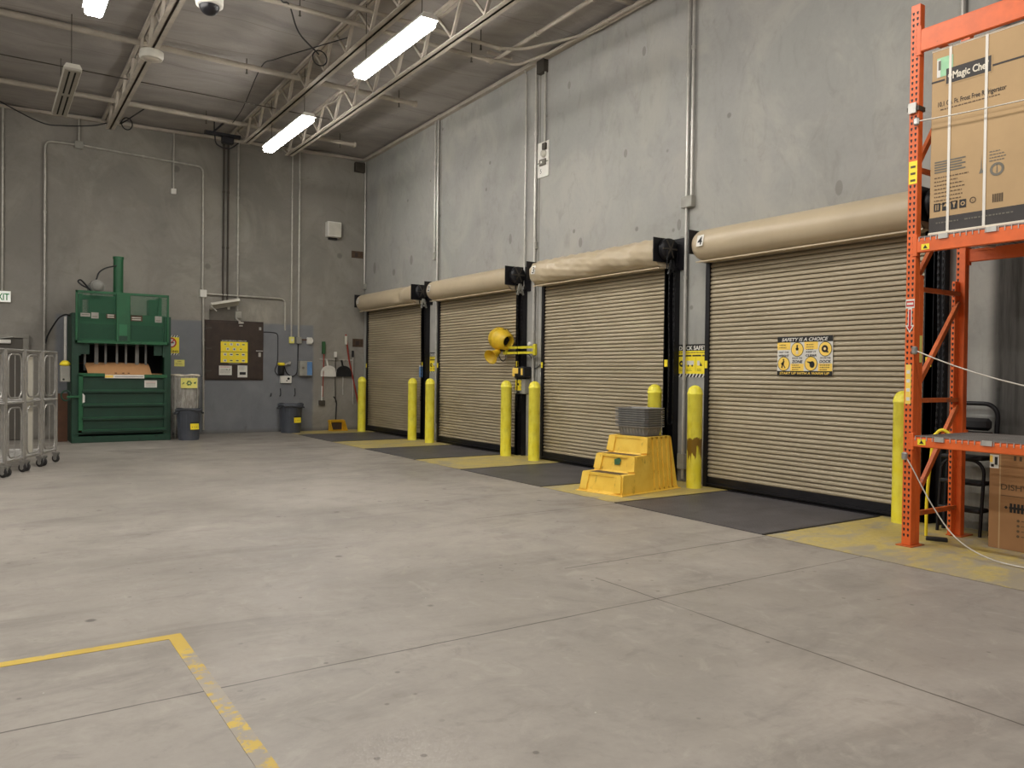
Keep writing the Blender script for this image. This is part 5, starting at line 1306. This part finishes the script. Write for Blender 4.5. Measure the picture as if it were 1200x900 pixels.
def beam(x, z0, z1, front, mat='orange'):
    b = MB(mat); ya, yb = FY[1] + .085, FY[0]
    b.box((x, ya, z0), (x + .045, yb, z1), ch=.006)
    if front: b.box((x + .005, ya, z1 - .012), (x + .06, yb, z1 + .004))
    for y in (ya, yb): b.box((x - .004, y - .012 if y == yb else y - .03, z0 - .03), (x + .05, y + (.03 if y == yb else .012), z1 + .04), ch=.004)
    return part('beam', b, r, world=True)
for z0, z1 in ((4.37, 4.56), (2.605, 2.725), (.895, .975)):
    bm_ = beam(RX0 - .004, z0, z1, True); beam(RX1 - .06, z0, z1, False)
    if z0 > 4: continue
    b = MB('yellow'); b.box((RX0 - .0065, RY - .12, z0 + .02), (RX0 - .005, RY - .05, z0 + .07)); b.add([(RX0 - .0072, RY - .105, z0 + .03), (RX0 - .0072, RY - .065, z0 + .03), (RX0 - .0072, RY - .085, z0 + .062)], [(0, 1, 2)], 'ink'); part('caution_sticker', b, bm_, 'small yellow caution sticker', world=True)
x = RX0 - .0025
b = MB('red'); b.M = onDock(RY + .0825, 1.90, x); b.quad(0, .22, .08, .30, 0, 'white'); b.quad(.005, .235, .075, .285, .0004, 'red'); b.quad(.012, .25, .068, .27, .0008, 'white'); b.poly([(.022, .22), (.022, .07), (.0, .07), (.04, 0), (.08, .07), (.058, .07), (.058, .22)], .0, 'white'); b.poly([(.03, .21), (.03, .06), (.017, .06), (.04, .02), (.063, .06), (.05, .06), (.05, .21)], .0004, 'red'); part('arrow_sticker', b, r, 'red and white arrow sticker', world=True)
b = MB('yellow'); b.M = onDock(RY + .082, 0, x); b.quad(.005, 3.22, .08, 3.42, 0, 'yellow')
for z in (3.24, 3.30, 3.36): b.quad(.02, z, .065, z + .02, .0005, 'inkbrown')
part('load_sticker', b, r, 'yellow sticker high on the front post', world=True); b = MB('orangey'); b.M = onDock(RY + .082, 0, x); b.quad(.01, 1.27, .06, 1.62, 0, 'orangey')
for z in (1.3, 1.38, 1.46, 1.54): b.quad(.02, z, .05, z + .03, .0005, 'white')
part('load_sticker', b, r, 'amber sticker strip on the front post', world=True)
b = MB('galv_dark'); b.box((RX0 - .02, RY - .01, 3.86), (RX0 + .09, RY + .095, 3.90)); b.box((RX0 - .03, RY + .01, 3.84), (RX0 - .01, RY + .08, 3.93), 'galv'); part('cable_clamp', b, r, 'grey clamp', world=True)
b = MB('greybox'); b.box((RX0 + .085, RY - .0035, 1.64), (RX0 + .125, RY - .001, 1.88), 'ylab'); part('side_sticker', b, r, 'pale yellow sticker', world=True)

# wire decks lying on the beams
def wire_deck(z, label, x0=RX0 - .005, x1=RX1 - .01):
    b = MB('wired'); ya, yb = FY[1] + .1, FY[0] - .02
    y = ya
    while y <= yb: b.box((x0 + .0, y - .003, z), (x1, y + .003, z + .006)); b.box((x0 - .004, y - .003, z - .03), (x0 + .002, y + .003, z + .006)); y += .05
    x = x0 + .01
    while x <= x1: b.box((x - .003, ya, z + .006), (x + .003, yb, z + .012), 'wire'); x += .045
    for yy in (ya + .3, ya + .9, ya + 1.5, ya + 2.1, yb - .22):
        b.box((x0 + .075, yy - .02, z - .025), (x1 - .08, yy + .02, z), 'galv'); b.box((x0 - .012, yy - .04, z - .03), (x0 + .01, yy + .04, z + .012), 'galv')
    solo('wire_deck', b, label, 'wire deck', 'wire decks on the orange rack')
wire_deck(2.732, 'wire deck under the tall carton on the upper rack level')
wire_deck(.982, 'empty wire deck on the low rack level')

# ------------------------------------------------ cartons
def carton_fridge():
    x0, y0, y1, z0, z1 = 6.87, 2.93, 3.715, 2.748, 4.35
    r = thing('tall_carton', 'tall tan refrigerator carton strapped in white on the upper rack level', 'carton', (x0 + .32, (y0 + y1) / 2, z0))
    b = MB('carton'); b.box((x0, y0, z0 + .14), (x0 + .66, y1, z1), 'carton', ch=.006); b.box((x0 - .001, y0 - .001, z0 + .02), (x0 + .661, y1 + .001, z0 + .15), 'carton_dark'); b.box((x0 - .01, y0 - .005, z0), (x0 + .67, y1 + .005, z0 + .022), 'carton_edge', ch=.004)
    b.box((x0 - .003, y0, z1 - .012), (x0 + .05, y1, z1 + .004), 'carton_edge'); part('box', b, r, world=True)
    W = y1 - y0; b = MB('ink'); b.M = onDock(y1, z0, x0 - .002); e = .0004
    b.quad(0, 1.32, W, 1.335, e, 'carton_dark')
    b.quad(.115, 1.275, .50, 1.425, 2 * e, 'carton'); b.quad(.125, 1.285, .49, 1.415, 3 * e, 'carton_dark'); b.text('Magic Chef', .325, 1.35, .062, 4 * e, 'carton_edge', .29, .025); b.disc(.158, 1.35, .018, 4 * e, 'carton_edge')
    b.poly([(.145, 1.355), (.158, 1.375), (.171, 1.355), (.165, 1.335), (.151, 1.335)], 5 * e, 'carton_dark')
    b.text('10.1 Cu. Ft. Frost Free Refrigerator', .06, 1.125, .042, e, 'ink', .55, .012, 0, 'L'); lines(b, .08, .56, 1.075, 1, .02, .009, e, 'inkbrown', False)
    for q in range(5): b.quad(.04, .62 - .022 * q, .30 - .03 * (q % 2), .632 - .022 * q, e, 'inkgrey')
    lines(b, .04, .33, .49, 8, .033, .009, e, 'inkbrown')
    for q in range(4):
        xx = .04 + .072 * q; b.quad(xx, .20, xx + .055, .27, e, 'ink')
        if q == 0: b.quad(xx + .014, .21, xx + .022, .26, 2 * e, 'carton'); b.quad(xx + .032, .21, xx + .04, .26, 2 * e, 'carton')
        elif q == 1: b.poly([(xx + .008, .235), (xx + .027, .262), (xx + .047, .235)], 2 * e, 'carton')
        elif q == 2: b.poly([(xx + .012, .26), (xx + .044, .26), (xx + .032, .232), (xx + .032, .212), (xx + .024, .212), (xx + .024, .232)], 2 * e, 'carton')
        else: b.ring(xx + .028, .235, .01, .018, 2 * e, 'carton', 14)
    b.ring(.365, .25, .018, .026, e, 'inkbrown', 18); b.text('c', .365, .25, .02, e, 'inkbrown')
    b.disc(.455, .262, .01, e, 'ink', 8); b.disc(.455, .23, .01, e, 'ink', 8)
    for q in range(14): b.quad(.52 + .006 * q, .20, .522 + .006 * q + .002 * (q % 3 == 0), .27, e, 'ink')
    b.ring(.55, .47, .035, .055, e, 'inkgrey', 20); b.poly([(.545, .44), (.555, .44), (.552, .51), (.548, .51)], e, 'inkgrey'); lines(b, .49, .62, .62, 4, .025, .008, e, 'inkgrey')
    b.poly([(.41, .46), (.45, .46), (.432, .50), (.428, .62), (.424, .50)], e, 'inkgrey')
    lines(b, .06, .25, .10, 1, .02, .012, 2 * e + .001, 'inkgrey', False); lines(b, .30, .68, .10, 1, .02, .012, 2 * e + .001, 'inkgrey', False)
    part('printing', b, r, 'dark printing: lettering, symbols and barcode', world=True)
    b = MB('greenstk'); b.M = onDock(y1 - .045, z0 + 1.36, x0 - .003); b.quad(0, 0, .135, .165, 0, 'greenstk'); b.quad(0, 0, .03, .15, .0004, 'white'); b.quad(.012, .06, .034, .14, .0008, 'inkgrey'); part('sticker', b, r, 'pale green sticker', world=True)
    for yy in (y1 - .16, y1 - .455):
        b = MB('strap'); b.box((x0 - .006, yy - .011, z0), (x0 - .002, yy + .011, z1 + .006)); b.box((x0 - .006, yy - .011, z1 + .004), (x0 + .664, yy + .011, z1 + .008)); part('strap', b, r, 'white strap', world=True)
carton_fridge()
def carton_dish():
    x0, y0, y1, z1 = 7.46, 2.78, 3.45, .865
    r = thing('dishwasher_carton', 'brown dishwasher carton on the floor under the low rack beam', 'carton', (x0 + .33, (y0 + y1) / 2, 0))
    b = MB('carton2'); b.box((x0, y0, 0), (x0 + .64, y1, z1), ch=.006); part('box', b, r, world=True)
    b = MB('ink'); b.M = onDock(y1, 0, x0 - .001); e = .0004; W = y1 - y0
    b.text('DISHWASHER', .10, .555, .052, e, 'inkbrown', .50, .012, 0, 'L'); b.quad(.10, .475, W - .04, .48, e, 'inkbrown')
    b.ring(W / 2 + .02, .70, .03, .045, e, 'ink'); b.disc(W / 2 + .02, .70, .012, e, 'ink')
    for q in range(6): b.quad(.20 + .045 * q, .79, .22 + .045 * q, .83, e, 'inkbrown')
    # ornament
    for q in range(5): b.quad(.175 + .03 * q, .335, .195 + .03 * q, .415, e, 'ink')
    b.quad(.17, .365, .32, .385, 2 * e, 'ink'); b.poly([(.13, .375), (.145, .39), (.16, .375), (.145, .36)], e, 'ink'); b.poly([(.335, .375), (.35, .39), (.365, .375), (.35, .36)], e, 'ink')
    for q in range(4): b.disc(.245, .27 - .045 * q, .012, e, 'inkbrown'); lines(b, .27, .45, .27 - .045 * q, 1, .02, .007, e, 'inkbrown')
    part('printing', b, r, 'dark printed lettering and ornament', world=True)
    b = MB('white'); b.M = onDock(y1 - .004, .71, x0 - .0015); b.quad(0, 0, .075, .12, 0, 'white'); b.quad(.0, .05, .025, .11, .0004, 'orangey'); b.quad(.04, .03, .065, .10, .0004, 'ink'); b.quad(.01, .01, .035, .035, .0004, 'ink'); part('shipping_label', b, r, 'white shipping label', world=True)
    b = MB('carton'); b.M = onDock(y1 - .085, 0, x0 - .0008); b.quad(0, 0, .012, z1, 0, 'carton'); part('edge_tape', b, r, world=True)
carton_dish()

# black folding step ladder leaning on the dock wall behind the rack
r = thing('step_ladder', 'black folding step ladder leaning on the wall behind the rack', 'ladder', (7.98, 3.89, 0))
b = MB('black'); lean = .10; h = 1.26
def rail(y0, y1, z1, r_, dx=0):
    pts = [V((dx, y0, .0))] + [V((dx + lean * z1 / h, y0, z1 - .12))] + [V((dx + lean * z1 / h, y0 + .12 - .12 * math.cos(a), z1 - .12 + .12 * math.sin(a))) for a in [i * PI / 12 for i in range(1, 7)]]
    pts += [V((dx + lean * z1 / h, y1 - .12 + .12 * math.sin(a), z1 - .12 + .12 * math.cos(a))) for a in [i * PI / 12 for i in range(0, 7)]] + [V((dx, y1, 0))]
    b.tube(pts, r_, n=10)
rail(-.22, .22, 1.26, .022); part('frame', b, r)
for q, z in enumerate((.22, .48, .72, .95)):
    b = MB('blackp'); xx = lean * z / h - .05; b.box((xx - .14, -.20, z), (xx + .05, .20, z + .04), ch=.012)
    if q == 3: b.box((xx - .02, -.19, z + .05), (xx + .06, .19, z + .17), ch=.03)
    part('tread', b, r)
b = MB('black'); rail(-.20, .20, .72, .016, -.16); part('rear_leg', b, r)

b = MB('yellow'); b.tube(smooth_path([(7.42, 3.985, .01), (7.40, 3.97, .40), (7.39, 3.92, .90), (7.40, 3.89, .99), (7.42, 3.855, 1.02), (7.44, 3.82, 1.005), (7.45, 3.80, .985)]), .014, n=10); solo('hooked_pole', b, 'thin yellow hooked pole standing inside the rack frame', 'pole')
b = MB('blackp'); b.M = Matrix.Translation((7.30, 3.82, 0)) @ Matrix.Rotation(.5, 4, 'Z'); b.box((-.035, -.09, 0), (.035, .09, .035), ch=.008); solo('black_block', b, 'small black block on the floor between the rack posts', 'block')

# safety cables across the rack bay
def rcable(a, c, drop, label, pts=None):
    t = thing('safety_cable', label, 'cable', a, group='pale cables on the orange rack')
    b = MB('cable'); b.tube(pts or sag(a, c, drop), .006, n=6); part('wire', b, t, world=True)
    b = MB('steel'); p = V(a); b.box(p + V((-.02, -.02, -.035)), p + V((.02, .03, .035)), ch=.012); part('clip', b, t, world=True)
rcable((6.81, 3.785, 1.745), (6.81, 1.03, 1.45), .23, 'pale sagging safety cable across the rack at chest height')
rcable((6.80, 3.80, 3.755), (6.82, 1.03, 3.745), .055, 'thin safety cable across the front of the tall carton')
rcable((6.80, 3.85, .807), (6.83, 2.9, .01), 0, 'pale cable hanging from rack post down to floor', smooth_path([(6.80, 3.85, .807), (6.80, 3.78, .70), (6.80, 3.60, .40), (6.80, 3.40, .16), (6.81, 3.15, .04), (6.83, 2.85, .012), (6.86, 2.3, .01)]))

# ================================================================== LIGHT, CAMERA
W = bpy.data.worlds.new('World'); bpy.context.scene.world = W; W.use_nodes = True
W.node_tree.nodes['Background'].inputs[0].default_value = (1, .98, .96, 1); W.node_tree.nodes['Background'].inputs[1].default_value = .19
def area(x, y, p):
    # each wrap-lens fixture of the next rows, outside the frame: one lamp per side of the lens
    for sg in (-1, 1):
        l = bpy.data.lights.new('lamp', 'AREA'); l.shape = 'RECTANGLE'; l.size = .16; l.size_y = 2.3; l.energy = p * .62; l.color = lin('fffbf5')
        o = bpy.data.objects.new('ceiling_lamp_light', l); C.objects.link(o); o.location = (x + sg * .06, y, 6.0); o.rotation_euler = (0, -sg * math.radians(34), 0)
PWR = LIGHT_L * PI * .24 * 2.3
for x, y in ((4.72, 5.4), (4.72, .7), (1.13, 5.4), (1.13, .7), (-2.5, 10.1), (-2.5, 5.4), (-2.5, 14.8), (-6.1, 10.1)): area(x, y, PWR)

cam = bpy.data.cameras.new('Camera'); co = bpy.data.objects.new('Camera', cam); C.objects.link(co)
f, yaw, pit, rol = 922.25, math.radians(33.853), math.radians(-.782), math.radians(.699)
cam.sensor_fit = 'HORIZONTAL'; cam.sensor_width = 36; cam.lens = f * 36 / 1200; cam.clip_start = .05
fw = V((math.sin(yaw) * math.cos(pit), math.cos(yaw) * math.cos(pit), math.sin(pit))); rt = V((math.cos(yaw), -math.sin(yaw), 0)); up = rt.cross(fw)
r2 = rt * math.cos(rol) + up * math.sin(rol); u2 = -rt * math.sin(rol) + up * math.cos(rol)
m = Matrix((r2, u2, -fw)).transposed().to_4x4(); m.translation = (0, 0, 1.5); co.matrix_world = m
s = bpy.context.scene; s.camera = co
s.view_settings.view_transform = 'Standard'; s.view_settings.look = 'None'; s.view_settings.exposure = 0.; s.view_settings.gamma = 1.
s.cycles.use_denoising = True
s.cycles.max_bounces = 8; s.cycles.diffuse_bounces = 5; s.cycles.transparent_max_bounces = 12; s.cycles.sample_clamp_indirect = 4
